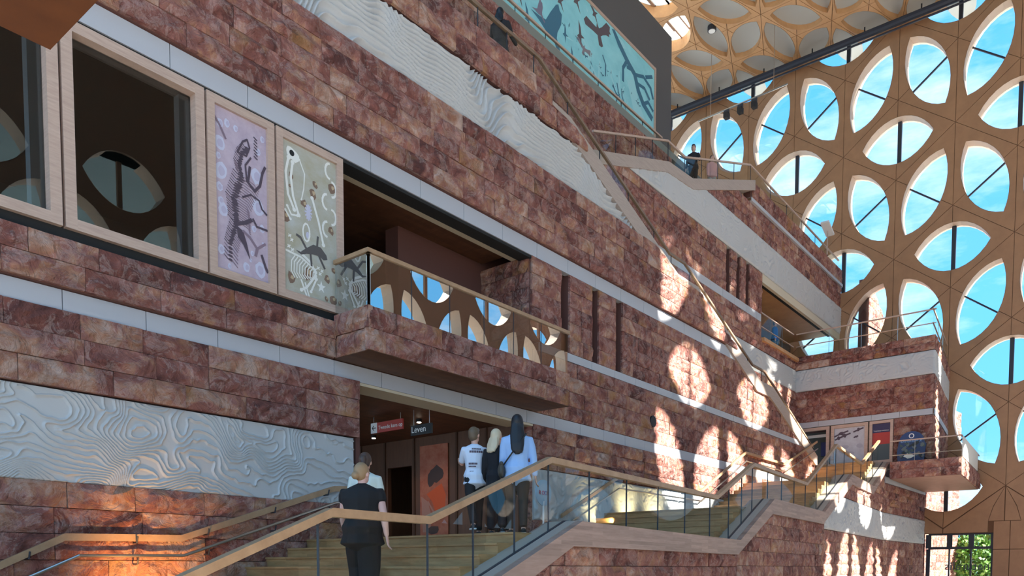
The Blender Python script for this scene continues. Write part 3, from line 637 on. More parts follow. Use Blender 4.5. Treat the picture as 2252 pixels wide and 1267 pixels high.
# wall handrails
th = thing('wall_handrail', 'flat oak handrail on the wall behind the stair', 'handrail', loc=(5, 11.2, .5))
WR = [(2.4, -.50), (4.35, .47), (5.98, .50), (8.85, 1.47), (9.3, 1.50)]
q = MB(); rail_line(q, Frame(0, 11.24, 0), WR, .05, .10); q.build('handrail', RAIL, th)
th2 = thing('wall_handrail', 'round steel handrail below the oak rail on the wall behind the stair', 'handrail', loc=(5, 11.2, .2))
WR2 = [(2.4, -.80), (4.5, .17), (5.98, .19), (8.85, 1.17), (9.2, 1.18)]
q = MB(); q.tube([(a, 11.17, b) for a, b in WR2], .024, 10); q.build('handrail', STEEL, th2)
for x in (3.9, 5.3, 6.4, 7.6, 8.7):
    for (pl, t_, ) in ((WR, th), (WR2, th2)):
        z = interp(pl, x); q = MB(); q.tube([(x, 11.33, z - .12), (x, 11.2, z - .12), (x, 11.17, z - .03)], .012, 6); q.build('bracket', SLATE, t_)
th = thing('wall_handrail', 'oak and steel handrail on the wall right of the doorway', 'handrail', loc=(16, 11.2, 1.4))
WR3 = [(15.9, 1.0), (18.6, 2.2), (23.8, 2.2), (27.5, 3.9), (31.5, 3.9), (35.5, 5.3)]
q = MB(); q.tube([(a, 11.2, b) for a, b in WR3], .025, 8); q.build('lower_rail', STEEL, th)
q = MB(); rail_line(q, Frame(0, 11.24, 0), [(a, b + .35) for a, b in WR3], .05, .09); q.build('upper_rail', RAIL, th)

# ------------------------------------------------------------------ diagonal stair
th = thing('diagonal_staircase', 'narrow staircase descending from the walkway to the terrace', 'staircase', loc=(20, 12, 9))
stringer(T1, D_TOP, D_BOT, th, .32)
q = MB(); rail_line(q, T1, [(a, b + .01) for a, b in D_TOP], .30, .04, w=-.13); q.build('stringer_top', STAIRTOP, th)
DS = [(15.1, 11.0, None), (16.6, 11.0, 22.2), (22.2, 8.75, 24.0), (24.0, 8.75, 28.6), (28.6, 6.85, 30.4), (30.4, 6.85, 35.9)]
def flight(th, x0, z0, x1, z1, ya, yb, sl=.17):
    n = max(1, round(abs(z1 - z0) / sl)); d = (x1 - x0) / n; h = (z1 - z0) / n
    for k in range(n):
        za = z0 + k * h; zb = z0 + (k + 1) * h; zt = max(za, zb) if z1 > z0 else za
        q = MB(); q.box(x0 + k * d, x0 + (k + 1) * d, ya, yb, zt - abs(h) - .05, zt if z1 > z0 else zt); q.build('step', CEILW, th)
flight(th, 16.4, 11.0, 22.3, 8.75, 11.7, 12.9); flight(th, 23.9, 8.75, 28.5, 6.85, 11.7, 12.9); flight(th, 30.3, 6.85, 35.9, 4.85, 11.7, 12.9)
for (a, b, z) in [(15.1, 16.4, 11.0), (22.3, 23.9, 8.75), (28.5, 30.3, 6.85)]: box('landing', (a, b, 11.7, 12.9, z - .2, z), CEILW, th)
th = thing('glass_balustrade', 'glass balustrade with dark handrail on the walkway and diagonal stair', 'railing', loc=(16, 11.3, 11))
bot = [(5, 11.4), (15.04, 11.4), (15.06, 11.22)] + D_TOP[1:]
us = [5, 6.5, 8, 9.4, 10.7, 11.9, 13.1, 14.1, 15.1, 16.5, 18.0, 19.5, 21.0, 22.1, 23.4, 24.9, 26.4, 28.2, 29.6, 31.2, 33.0, 35.2]
glass_run(th, T1, bot, [(5, 12.16)] + [(a, b - .03) for a, b in D_RAIL], us, w=-.12)
q = MB(); rail_line(q, T1, [(5, 12.2)] + D_RAIL, .07, .07, w=-.12); q.build('handrail', wood('rail_dark_oak', (.16, .10, .07), (.26, .18, .12)), th)

# ------------------------------------------------------------------ tier 2
SL2 = [(29.2, 29.6), (30.2, 30.6), (31.15, 31.55)]
w_ = wall('wall_back', 'red stone of the set-back upper wall below the slit windows', T2, [(12, 37.5, 4.6, 8.32)], .4)
bricks(w_, T2, 24.0, 37.3, 4.7, 8.32, .362, seed=41)
relief(T2, 22.5, 37.3, 8.34, 9.32, 31, 'dune', 'white relief band on the set-back wall beside the diagonal stair', res=.04, w=.03, amp=.045)
w_ = wall('wall_back', 'red stone parapet under the far gallery opening', T2, [(20, 37.3, 9.32, 9.9), (12, 20, 8.0, 9.9)], .4)
bricks(w_, T2, 21, 37.28, 9.34, 9.90, .30, seed=42)
w_ = wall('wall_back', 'red stone left of the far gallery opening', T2, [(12, 32.9, 9.9, 10.5)], .4)
bricks(w_, T2, 19, 32.9, 9.9, 10.5, .30, seed=43)
slabs(T2, 22, 32.85, 10.5, 10.80, w1=.06, label='white stone band under the far slit windows')
w_ = wall('wall_back', 'red stone with three far slit windows', T2, [(12, 29.2, 10.5, 12.52), (29.6, 30.2, 10.8, 12.52), (30.6, 31.15, 10.8, 12.52), (31.55, 32.9, 10.8, 12.52)], .4)
bricks(w_, T2, 15.2, 32.9, 10.8, 12.52, .344, seed=44, holes=[(a, b, 10.7, 12.6) for a, b in SL2]); bricks(w_, T2, 15.2, 22, 10.5, 10.8, .3, seed=45)
for i, (a, b) in enumerate(SL2):
    t = MB(); T2.boxv(t, a, b, 10.8, 12.5, -.42, -.3); o = t.build('window_%d' % (i + 11), mat('slit_brown', (.11, .05, .04), .8)); tag(o, ['first', 'second', 'third'][i] + ' far slit window of the set-back wall', kind='structure')
relief(T2, 19.6, 44, 12.55, 13.92, 33, 'wave', 'white relief band on the set-back wall running to the lattice', res=.04, w=.06, amp=.05, zmax=uz)
w_ = wall('wall_back', 'red stone above the far relief band', T2, [(15, 44, 13.92, 15.0)], .4, zmax=uz)
bricks(w_, T2, 24.5, 44, 13.94, 15.0, .353, w=.04, seed=46, zmax=uz)
slabs(T2, 31.4, 44, 15.0, 15.14, w1=.14, step=2, label='thin white band under the top gallery')
w_ = wall('wall_back', 'red stone parapet of the top gallery', T2, [(31.6, 44, 15.14, 15.85)], .3)
bricks(w_, T2, 31.7, 44, 15.15, 15.88, .36, w=.08, seed=47)
# far gallery opening
o = box('ceiling.003', (32.9, 43.2, 13.2, 17, 12.35, 12.55), CEILW); tag(o, 'wooden ceiling of the far gallery opening', kind='structure')
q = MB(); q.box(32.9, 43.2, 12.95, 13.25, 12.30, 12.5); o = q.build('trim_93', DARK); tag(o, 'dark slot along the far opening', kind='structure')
q = MB(); q.box(32.9, 44, 12.86, 13.0, 12.2, 12.55); o = q.build('trim_94', CREAM); tag(o, 'cream edge beam over the far opening', kind='structure')
q = MB(); q.box(32.9, 44.2, 15.5, 15.7, 9.8, 12.4); q.box(32.8, 32.95, 12.9, 15.6, 9.8, 12.5); o = q.build('wall_far', mat('gallery_back', (.16, .12, .10), .7)); tag(o, 'back wall of the far gallery', kind='structure')
o = box('floor.003', (32.9, 44, 12.7, 15.6, 9.7, 9.85), CEILW); tag(o, 'floor of the far gallery', kind='structure')

# upper stair
th = thing('upper_staircase', 'upper staircase climbing to the top gallery', 'staircase', loc=(25, 13.5, 13))
stringer(T2, U_TOP, U_BOT, th, .3)
flight(th, 19.9, 11.6, 24.3, 13.4, 13.2, 14.4); flight(th, 26.2, 13.4, 31.8, 15.4, 13.2, 14.4); box('landing', (24.3, 26.2, 13.2, 14.4, 13.2, 13.4), CEILW, th)
q = MB(); q.box(31.8, 44, 13.1, 15.4, 15.2, 15.4); o = q.build('floor.004', CEILW); tag(o, 'floor of the top gallery', kind='structure')
th = thing('glass_balustrade', 'glass balustrade on the upper stair and top gallery', 'railing', loc=(25, 12.9, 14))
us = [19.95, 21.2, 22.4, 23.5, 24.6, 25.85, 27.2, 28.6, 30.1, 31.75, 34, 36, 38, 40, 42, 43.9]
glass_run(th, T2, U_TOP[:-1] + [(31.75, 15.95), (31.8, 15.85), (44, 15.85)], [(a, b - .03) for a, b in U_RAIL], us, w=-.08)
q = MB(); rail_line(q, T2, U_RAIL, .07, .06, w=-.08); q.build('handrail', OAKPH, th)
th = thing('info_sign', 'small white tilted board on a thin post at the top gallery rail', 'sign', loc=(40.5, 12.8, 15.9))
q = MB(); q.tube([(41.2, 12.75, 15.85), (41.2, 12.75, 17.0)], .03, 8); q.build('post', OAKP, th); T_ = Matrix.Translation((41.2, 12.75, 17.05)) @ Matrix.Rotation(R(20), 4, 'Y'); q = MB(); q.box(-.55, .45, -.2, .2, 0, .1, T=T_); q.build('board', WHITE, th)

# ------------------------------------------------------------------ tier 3 and mural wall
w_ = wall('wall_back', 'red stone of the third tier behind the upper stair', T3, [(12, 27.5, 10.9, 15.6)], .3)
bricks(w_, T3, 15, 27.5, 12.2, 15.6, .345, seed=51)
q = MB(); q.box(5, 31.3, 14.35, 16.4, 15.6, 15.85); q.box(27.5, 30.1, 14.5, 16.4, 12, 15.6); o = q.build('trim_95', mat('slab_grey', (.20, .22, .20), .5)); tag(o, 'grey slab edge of the mural gallery', kind='structure')
q = MB(); q.box(5, 31.4, 16.45, 16.75, 15.5, 22.9); q.box(31.1, 31.4, 16.7, 30, 12, 22.9); o = q.build('wall_back', GREY); tag(o, 'dark grey wall carrying the mural', kind='structure')
G5 = Frame(0, 15.0, 0)
th = thing('glass_balustrade', 'glass rail with pale handrail in front of the mural', 'railing', loc=(20, 15, 16))
glass_run(th, G5, [(5, 15.85), (30, 15.85)], [(5, 16.72), (30, 16.72)], steps(5, 27.9, 15), w=0)
q = MB(); rail_line(q, G5, [(5, 16.78), (27.9, 16.78)], .07, .06); q.build('handrail', OAKPH, th)
MF = Frame(0, 16.45, 0)
th = thing('bird_mural', 'large turquoise mural of flying birds on the dark grey wall', 'mural', loc=(20, 16.4, 18))
q = MB(); MF.boxv(q, 5, 29.7, 18.03, 20.68, 0, .1)
q.build('mural_board', wood('mural_blue', (.22, .60, .70), (.34, .76, .84), (.25, 1, .4)), th)
frame_rect(MF, th, 4.9, 29.8, 17.92, 20.79, .11, -.02, .14, name='mural_frame')
pm = MB(); rr = random.Random(12)
MF0 = MF; MF = Frame(0, 16.45, 0); MF.P = lambda u, z, w=0: MF0.P(min(u, 29.68), min(18.04 + (z - 18.12) * .82, 20.67), w)
BK = 0; BIRDM = [mat('bird_blue', (.045, .17, .27), .6), mat('bird_mauve', (.20, .19, .27), .6), mat('bird_brown', (.11, .09, .11), .6), mat('bird_grey', (.24, .22, .26), .6)]
def bird(u, z, s, a, m, kind=0):
    if kind == 0:   # soaring, wings spread
        pts = [(-1, .25), (-.75, .42), (-.3, .2), (-.1, .12), (0, .32), (.1, .12), (.35, .22), (.8, .5), (1.05, .38), (.95, .18), (1.0, .05), (.85, .05), (.85, -.08), (.6, -.05), (.3, -.12), (.12, -.2), (.16, -.6), (0, -.66), (-.16, -.6), (-.12, -.2), (-.4, -.1), (-.7, -.02), (-.95, .05)]
    elif kind == 1:  # one wing raised
        pts = [(-.9, -.1), (-.5, .0), (-.25, .1), (-.1, .5), (.1, .95), (.2, 1.05), (.28, .9), (.4, .85), (.42, .5), (.3, .1), (.3, -.1), (.6, -.5), (.5, -.6), (.15, -.25), (-.2, -.25), (-.55, -.15)]
    else:
        pts = [(-.1, 1), (.1, .5), (.14, 0), (.5, -.1), (.12, -.25), (.05, -1), (-.08, -.4), (-.4, -.3), (-.14, -.05)]
    global BK; BK += 1; bm_ = MB(); poly(bm_, MF, [(u + s * (x * math.cos(a) - y * math.sin(a)), z + s * (x * math.sin(a) + y * math.cos(a))) for x, y in pts], .102 + BK * .0001, 0); bm_.build('painted_bird', BIRDM[m], th)
bird(22.4, 18.75, 1.25, -.15, 0, 1); bird(21.75, 19.0, .5, .1, 1, 1); bird(25.4, 20.55, .95, .35, 2, 0); bird(24.45, 19.2, .5, -.2, 3, 0); bird(24.2, 19.66, .55, .1, 2, 2); bird(21.1, 18.4, .5, .2, 0, 2); bird(20.6, 19.1, .6, .3, 2, 2)
for (u, z, s, a, k) in [(23.26, 19.1, .4, 0, 2), (23.7, 18.42, .4, .1, 2), (23.9, 21.0, .6, .5, 2), (25.1, 21.2, .5, .5, 2), (22.9, 20.3, .5, .5, 2), (20.0, 19.6, .5, .4, 2), (26.5, 18.8, .3, .3, 2), (19, 18.8, .5, 0, 1), (17.5, 20, .5, .4, 0)]: bird(u, z, s, a, rr.choice([0, 0, 2]), k)
for i in range(26): bird(rr.uniform(23, 28.5), rr.uniform(18.35, 19.6), rr.uniform(.06, .15), rr.uniform(-.5, .5), 0, rr.choice([0, 2]))
ribbon(pm, MF, [(26.5, 21.3), (26.9, 20.9), (27.5, 20.5), (28.1, 20.2), (28.4, 19.6), (28.8, 19.2), (29.5, 18.9)], .3, .105, 0)
for p in ([(27.5, 20.5), (27.2, 20.0), (27.2, 19.4)], [(28.1, 20.2), (28.8, 20.5), (29.4, 20.3), (29.6, 19.9)], [(28.3, 19.9), (28.9, 20.0), (29.3, 19.7)], [(28.8, 19.2), (29.2, 19.5), (29.6, 19.3)], [(27.9, 20.3), (27.5, 20.2)], [(29.0, 20.6), (29.5, 20.9)]): ribbon(pm, MF, p, .16, .106, 0)
for k in range(16):
    u = rr.uniform(24.5, 29); z = rr.uniform(18.4, 20); ribbon(pm, MF, [(u, z), (u + rr.uniform(-.2, .4), z - .3), (u + rr.uniform(-.1, .5), z - .8)], rr.uniform(.04, .1), .1035, rr.choice([0, 4, 4]))
poly(pm, MF, [(28.2, 18.15), (27.5, 19.6), (28.0, 19.9), (28.6, 18.9), (29.3, 18.15)], .1022, 4)
for k in range(40): blob(pm, MF, rr.uniform(6, 29.5), rr.uniform(18.3, 21.2), rr.uniform(.05, .5), rr.uniform(.02, .2), .1012, 4, 9, rot=rr.uniform(-.5, .5), jit=.4, rr=rr)
pm.build('branch_print', [mat('branch_blue', (.045, .17, .27), .6), mat('bird_mauve', (.20, .19, .27), .6), mat('bird_brown', (.11, .09, .11), .6), mat('bird_grey', (.24, .22, .26), .6), mat('mural_light', (.36, .72, .80), .6)], th)

# ------------------------------------------------------------------ terrace volume
for (fr, L_, sd, hl) in ((TX, 5.9, 61, 1), (TS, 6.75, 66, 0)):
    nm = 'face' if hl else 'flank'
    w_ = wall('wall_far', 'red stone parapet of the terrace volume ' + nm, fr, [(0, L_, 9.3, 9.9)], .3); bricks(w_, fr, 0, L_, 9.3, 9.92, .31, w=.02, seed=sd)
    relief(fr, 0, L_, 8.29, 9.28, 35 + sd, 'contour' if hl else 'wave', 'white relief band of the terrace volume ' + nm, res=.035, w=.0, amp=.05)
    w_ = wall('wall_far', 'red stone over the terrace doors ' + nm, fr, [(0, L_, 6.82, 8.27)], .3); bricks(w_, fr, 0, L_, 6.83, 8.27, .36, w=.02, seed=sd + 1)
    slabs(fr, 0, L_, 6.57, 6.82, w1=.06, label='white band over the terrace doors ' + nm)
w_ = wall('wall_far', 'red stone beside the terrace doors', TX, [(4.36, 5.9, 4.65, 6.56)], .3); bricks(w_, TX, 4.38, 5.9, 4.7, 6.56, .37, w=.02, seed=71)
w_ = wall('wall_far', 'red stone flank below the terrace band', TS, [(0, 6.75, 4.65, 6.56)], .3); bricks(w_, TS, 0, 6.75, 4.7, 6.56, .37, w=.02, seed=72)
o = box('floor.005', (37.4, 44, 7.6, 13, 9.5, 9.7), CEILW); tag(o, 'floor of the upper terrace', kind='structure')
q = MB(); q.box(38.6, 44, 8, 13, 4.6, 9.4); o = q.build('wall_far_core', BACK); tag(o, 'inside of the terrace volume', kind='structure')
# platform balcony
th = thing('platform_balcony', 'red stone platform jutting out in front of the terrace doors', 'balcony', loc=(38, 7, 3.9))
PFr = Frame(36.4, 8.44, -90); PS = Frame(36.4, 5.72, 2.9)
q = MB(); q.prism([(36.46, 8.4, 3.88), (36.46, 5.8, 3.88), (43.9, 6.2, 3.88), (43.9, 8.5, 3.88)], (0, 0, .66)); q.build('platform_core', BACK, th)
q = MB(); q.prism([(36.43, 8.42, 3.84), (36.43, 5.76, 3.84), (43.9, 6.17, 3.84), (43.9, 8.5, 3.84)], (0, 0, .04)); q.build('soffit', wood('soffit_stone', (.22, .12, .09), (.30, .18, .14), (1, 1, 1)), th)
bricks(th, PFr, 0, 2.72, 3.85, 4.57, .36, w=.0, seed=73, lmin=.6, lmax=1.1); bricks(th, PS, 0, 7.5, 3.85, 4.57, .38, w=.0, seed=74)
th = thing('glass_balustrade', 'glass rail with pale handrail around the platform balcony', 'railing', loc=(38, 6, 4.7))
glass_run(th, PFr, [(0, 4.56), (3, 4.56)], [(0, 5.42), (3, 5.42)], [.05, .95, 1.85, 2.66], w=-.05, pm=STEEL); glass_run(th, PS, [(0, 4.56), (7, 4.56)], [(0, 5.42), (7, 5.42)], [.08, 2, 4, 7.2], w=-.05, pm=STEEL)
q = MB(); rail_line(q, PFr, [(0, 5.47), (2.7, 5.47)], .05, .05, w=-.05); rail_line(q, PS, [(0, 5.47), (7.3, 5.47)], .05, .05, w=-.05); rail_line(q, PFr, [(0, 4.86), (2.7, 4.86)], .03, .03, w=-.08); q.build('handrail', OAKPH, th)
th = thing('white_banner', 'white cloth banner tied to the platform balcony rail', 'banner', loc=(39, 5.9, 4.7))
q = MB(); PS.boxv(q, .1, 6.0, 4.58, 5.40, -.02, .02); q.build('cloth', mat('banner', (.72, .71, .66), .8), th)
# terrace rail above
th = thing('glass_balustrade', 'glass rail of the high terrace above the relief', 'railing', loc=(37.4, 9, 9.9))
glass_run(th, TX, [(0, 9.9), (6, 9.9)], [(0, 10.98), (6, 10.98)], [.05, 1.5, 2.9, 4.4, 5.85], w=-.1, pm=STEEL)
glass_run(th, TS, [(0, 9.9), (7, 9.9)], [(0, 10.98), (7, 10.98)], [.05, 2.2, 4.4, 6.6], w=-.1, pm=STEEL)
glass_run(th, T2, [(32, 9.9), (38, 9.9)], [(32, 10.98), (38, 10.98)], [32.95, 34.3, 35.8, 37.28], w=-.1, pm=STEEL)
q = MB()
for z in (11.04, 10.45): rail_line(q, TX, [(0, z), (5.9, z)], .05, .05 if z > 11 else .03, w=-.1); rail_line(q, TS, [(0, z), (6.6, z)], .05, .05 if z > 11 else .03, w=-.1); rail_line(q, T2, [(32.95, z), (37.3, z)], .05, .05 if z > 11 else .03, w=-.1)
q.build('handrail', OAKPH, th)
# terrace door panels
def tf(name, label, cat, a, b, mbg, t=.14):
    th = thing(name, label, cat, loc=TX.P(a, 4.68, 0)); frame_rect(TX, th, a, b, 4.68, 6.54, t, -.12, .06)
    q = MB(); TX.boxv(q, a + t, b - t, 4.8, 6.42, -.08, -.02); q.build('board', mbg, th); return th
q = MB(); TX.boxv(q, .0, 1.62, 4.65, 6.5, -1.2, -1.15); o = q.build('door_1', mat('door_room', (.10, .09, .07), .7)); tag(o, 'open doorway at the left end of the terrace', kind='structure')
frame_rect(TX, o, .15, 1.65, 4.68, 6.54, .14, -.12, .06); q = MB(); TX.boxv(q, .95, 1.4, 5.35, 6.0, -1.1, -1.05); q.build('blue_screen', mat('navy', (.02, .03, .12), .5), o); q = MB(); TX.boxv(q, .4, 1.45, 6.15, 6.28, -.5, -.45); q.build('light_bar', mat('lightbar', (.8, .8, .75), .5), o)
th = tf('printed_panel', 'pale grey printed panel with dark birds on the terrace', 'panel', 1.72, 3.32, wood('print_grey', (.46, .46, .52), (.58, .60, .66), (1, 1, 1)))
pm = MB(); rr = random.Random(3)
for (u, z, s, a) in [(2.15, 6.15, .3, .4), (2.3, 6.05, .25, -.5), (2.9, 6.25, .2, .8), (2.05, 5.95, .15, .2), (2.8, 5.95, .08, 1)]:
    ribbon(pm, TX, [(u - s, z - s * .4), (u, z), (u + s, z + s * .3)], .07, -.015, 0); blob(pm, TX, u, z, s * .4, .08, -.014, 0, 9, rot=a, jit=.3, rr=rr)
for k in range(7): blob(pm, TX, rr.uniform(2.2, 3.0), rr.uniform(4.95, 5.6), .14, .1, -.016, 1, 8, jit=.3, rr=rr)
pm.build('bird_print', [INK, mat('print_soft', (.42, .42, .50), .6)], th)
th = tf('printed_panel', 'dark blue and red printed panel at the right of the terrace doors', 'panel', 3.38, 4.36, RED, .12)
q = MB(); TX.boxv(q, 3.5, 4.24, 6.02, 6.42, -.02, -.012); q.build('blue_field', mat('navy_field', (.035, .03, .09), .5), th)
q = MB(); TX.boxv(q, 3.5, 4.24, 4.8, 5.5, -.02, -.012); q.build('grey_field', mat('teal_field', (.06, .09, .10), .5), th)
text('Triceratops exhibition', TX, 3.54, 6.08, -.008, .07, WHITE, th)

# round-topped display stand
th = thing('display_stand', 'dark blue round-topped display stand with an underwater picture on the platform', 'sign', loc=(36.95, 7.7, 4.57))
DSF = Frame(36.95, 8.25, -90)
sh = [(0, 4.57), (1.02, 4.57), (1.06, 5.0), (1.1, 5.3)] + [(.52 + .5 * math.cos(a), 5.42 + .46 * math.sin(a)) for a in [i * math.pi / 12 for i in range(13)]] + [(-.04, 5.0)]
q = MB(); q.prism([DSF.P(u, z, .03) for u, z in sh], -DSF.n * .06); q.build('board', mat('display_blue', (.02, .05, .16), .5), th)
pm = MB(); rr = random.Random(5)
for k in range(30): blob(pm, DSF, rr.uniform(.1, .98), rr.uniform(4.7, 5.38), rr.uniform(.04, .12), rr.uniform(.03, .08), .032 + k * .0002, rr.choice([0, 1, 2]), 8, rot=rr.uniform(0, 3), jit=.3, rr=rr)
ribbon(pm, DSF, [(.52 + .09 * math.cos(t), 5.68 + .09 * math.sin(t)) for t in [i * .5 for i in range(14)]], .035, .036, 3)
blob(pm, DSF, .45, 4.82, .2, .1, .04, 3, 10, jit=.3, rr=rr)
pm.build('underwater_print', [mat('reef_dark', (.02, .03, .04), .6), mat('reef_green', (.06, .10, .10), .6), mat('reef_grey', (.14, .17, .19), .6), WHITE], th)
text('EXPERIENCE', DSF, .1, 5.42, .035, .15, mat('light_blue', (.25, .45, .8), .5), th)
# round porthole
th = thing('wall_speaker', 'small dark round fitting on the red stone wall right of the balcony', 'fitting', loc=(20.7, 11.3, 4.3)); q = MB(); q.tube([(20.7, 11.36, 4.35), (20.7, 11.3, 4.35)], .17, 16); q.build('speaker_disc', BLACK, th)
# information disc at the stair
th = thing('round_sign', 'round blue and white information sign on a white post beside the relief', 'sign', loc=(14.4, 10.2, .5))
IS = Frame(0, 9.0, 0)
q = MB(); q.tube([(12.13, 9.0, .5), (12.13, 9.0, 1.3)], .018, 8); q.tube([(12.13, 9.0, .5), (12.13, 9.0, .515)], .15, 16); q.build('post', WHITE, th)
q = MB(); q.prism([IS.P(12.13 + .25 * math.cos(a), 1.46 + .25 * math.sin(a), .012) for a in [i * math.pi / 16 for i in range(32)]], (0, .024, 0)); q.build('sign_disc', mat('sign_pale_blue', (.36, .52, .66), .5), th)
for ch, xx, cc in (('R', -.17, (.5, .05, .06)), ('O', -.08, (.45, .06, .2)), ('C', .0, (.1, .12, .45)), ('K', .08, (.5, .05, .06))): text(ch, IS, 12.13 + xx, 1.42, .02, .11, mat('letter', cc, .5), th)

# ------------------------------------------------------------------ lattice walls
AY, HZ = 5.23, 5.925          # spacing of the petal nodes along the wall, height of a row
KY, KZ = AY, HZ / .8660254
def lens_pts(n=9, L_=.318, Wd=.168):
    Rr = (L_ * L_ + Wd * Wd) / (2 * Wd); a = math.asin(L_ / Rr); t = [(-L_ + 2 * L_ * 0, 0)]
    up_ = [(Rr * math.sin(-a + 2 * a * i / n), Rr * math.cos(-a + 2 * a * i / n) - (Rr - Wd)) for i in range(n + 1)]
    return up_   # from left tip over the top to the right tip
def tri_poly(k, plain=False, n=6, L_=.318, Wd=.168):
    """region around node P in direction k*60deg, in unit coordinates: P, T-, lens half outline, T+"""
    th_ = R(60 * k); c, s_ = math.cos(th_), math.sin(th_)
    rt_ = 1 / math.sqrt(3); tm = (rt_ * math.cos(R(-30)), rt_ * math.sin(R(-30))); tp = (rt_ * math.cos(R(30)), rt_ * math.sin(R(30)))
    arc = []
    if not plain:
        up_ = lens_pts(2 * n, L_, Wd); half = up_[:n + 1]                     # left tip .. top middle
        hu = [(x + .5, y) for x, y in half]
        arc = [(x, -y) for x, y in reversed(hu)] + hu[1:]
    pts = [(0, 0), tm] + arc + [tp]
    return [(x * c - y * s_, x * s_ + y * c) for x, y in pts], (2, 2 + len(arc)) if arc else None
def inset(pts, d):
    n = len(pts); out = []
    for i in range(n):
        a = Vector(pts[i - 1]); b = Vector(pts[i]); c = Vector(pts[(i + 1) % n]); e1 = (b - a).normalized(); e2 = (c - b).normalized()
        n1 = Vector((-e1.y, e1.x)); n2 = Vector((-e2.y, e2.x)); m = (n1 + n2); 
        if m.length < .2: m = n1
        m.normalize(); k = d / max(.45, m.dot(n1)); out.append(tuple(b + m * k))
    return out
def node_pos(i, j, y0, z0): return (y0 + AY * (i + (.5 if j % 2 else 0)), z0 + HZ * j)
EW = Frame(44, 12.88, -90)          # u = 12.88 - y
ew = bpy.data.objects.new('wall_lattice', None)
core = MB(); rim = MB()
def add_tri(core, rim, fr, cu, cz, k, plain=False, depth=.75, w=0.0, clipz=None):
    pts, arc = tri_poly(k, plain)
    P3 = [(cu + x * KY, cz + y * KZ) for x, y in pts]
    if clipz is not None: P3 = [(u, max(z, clipz)) for u, z in P3]
    a = [fr.P(u, z, w) for u, z in P3]; b = [fr.P(u, z, w - depth) for u, z in P3]; n = len(a)
    core.add(a, [tuple(range(n))]); core.add(b, [tuple(range(n))[::-1]])
    if arc:
        for i in range(arc[0], arc[1] - 1): rim.add([fr.P(*P3[i], w + .035), fr.P(*P3[i + 1], w + .035), fr.P(*P3[i + 1], w - depth), fr.P(*P3[i], w - depth)], [(0, 1, 2, 3)])
panels = []
PM = {}
def panel_mesh(k):
    if k not in PM:
        pts, arc = tri_poly(k); P2 = [(x * KY, y * KZ) for x, y in pts]; P2 = inset(P2, .011)
        q = MB(); q.prism([(x, 0, z) for x, z in P2], (0, -.035, 0)); PM[k] = mesh('lattice_panel', q.v, q.f, LATT)
    return PM[k]
lens_c = []
for j in range(-1, 5):
    for i in range(-6, 5):
        uu, zz = AY * (i + (.5 if (j % 2 == 0) else 0)), 3.98 + HZ * j
        # rows: 21.755 and 9.9 have nodes at y = 12.88 (u = 0); 15.83 and 3.98 are shifted by half
        if zz < 0: continue
        y = 12.88 - uu
        if y < -12.9 or y > 27: continue
        for k in range(6):
            low = zz < 5 and k in (4, 5)
            if low: continue
            add_tri(core, rim, EW, uu, zz, k)
            if y > .5 and y < 24: panels.append((uu, zz, k))
        for k in (0, 1, 2): lens_c.append((uu + KY * .5 * math.cos(R(60 * k)), zz + KZ * .5 * math.sin(R(60 * k)), k)) 
# bottom spandrels and columns
for i in range(-6, 5):
    uu = AY * (i + .5); y = 12.88 - uu
    if y < -12.9 or y > 14: continue
    for sg in (-1, 1):
        P4 = [(uu, 3.98), (uu + sg * AY / 2, 2.005), (uu + sg * AY / 2, 1.74), (uu, 1.74)]
        if sg > 0: P4 = P4[::-1]
        core.prism([EW.P(a, b, 0) for a, b in P4], -EW.n * .5)
    uc = uu + .25
    EW.boxv(core, uc - .68, uc + .68, -1.65, 1.76, -.5, 0)
ewall = core.build('wall_lattice', JOINT); tag(ewall, 'tall wooden lattice wall with petal shaped openings', kind='structure')
rim.build('opening_rim', RIM_LIT, ewall)
for (uu, zz, k) in panels: link('lattice_panel', panel_mesh(k), ewall, EW.M(uu, zz, .002))
for i in range(-3, 5):
    uu = AY * (i + .5); y = 12.88 - uu
    if y > 14 or y < -3: continue
    for sg in (-1, 1):
        P4 = [(uu + sg * .02, 3.93), (uu + sg * (AY / 2 - .02), 1.96), (uu + sg * (AY / 2 - .02), 1.76), (uu + sg * .68, 1.76), (uu + sg * .68, 2.3), (uu + sg * .49, 3.0)]
        P5 = [(uu + sg * 1.7, 1.76), (uu + sg * 1.17, 2.31), (uu + sg * .70, 2.58), (uu + sg * .66, 1.76)]
        for Q in (P4,):
            if sg > 0: Q = Q[::-1]
            q = MB(); q.prism([EW.P(a, b, .037) for a, b in Q], -EW.n * .034); q.build('lattice_panel', LATT, ewall)
        P6 = [(uu + sg * .02, 3.9), (uu + sg * .47, 2.97), (uu + sg * .66, 2.3), (uu + sg * .02, 2.3)] if sg < 0 else [(uu + .02, 2.3), (uu + .66, 2.3), (uu + .47, 2.97), (uu + .02, 3.9)]
        q = MB(); q.prism([EW.P(a, b, .04) for a, b in P6], -EW.n * .036); q.build('lattice_panel', LATT, ewall)
        for (za, zb) in [(-1.6, .9), (.93, 2.27)]:
            a, b = (uu + .25 - .68, uu + .235) if sg < 0 else (uu + .265, uu + .25 + .68)
            q = MB(); EW.boxv(q, a, b, za, zb, .0, .042); q.build('lattice_panel', LATT, ewall)
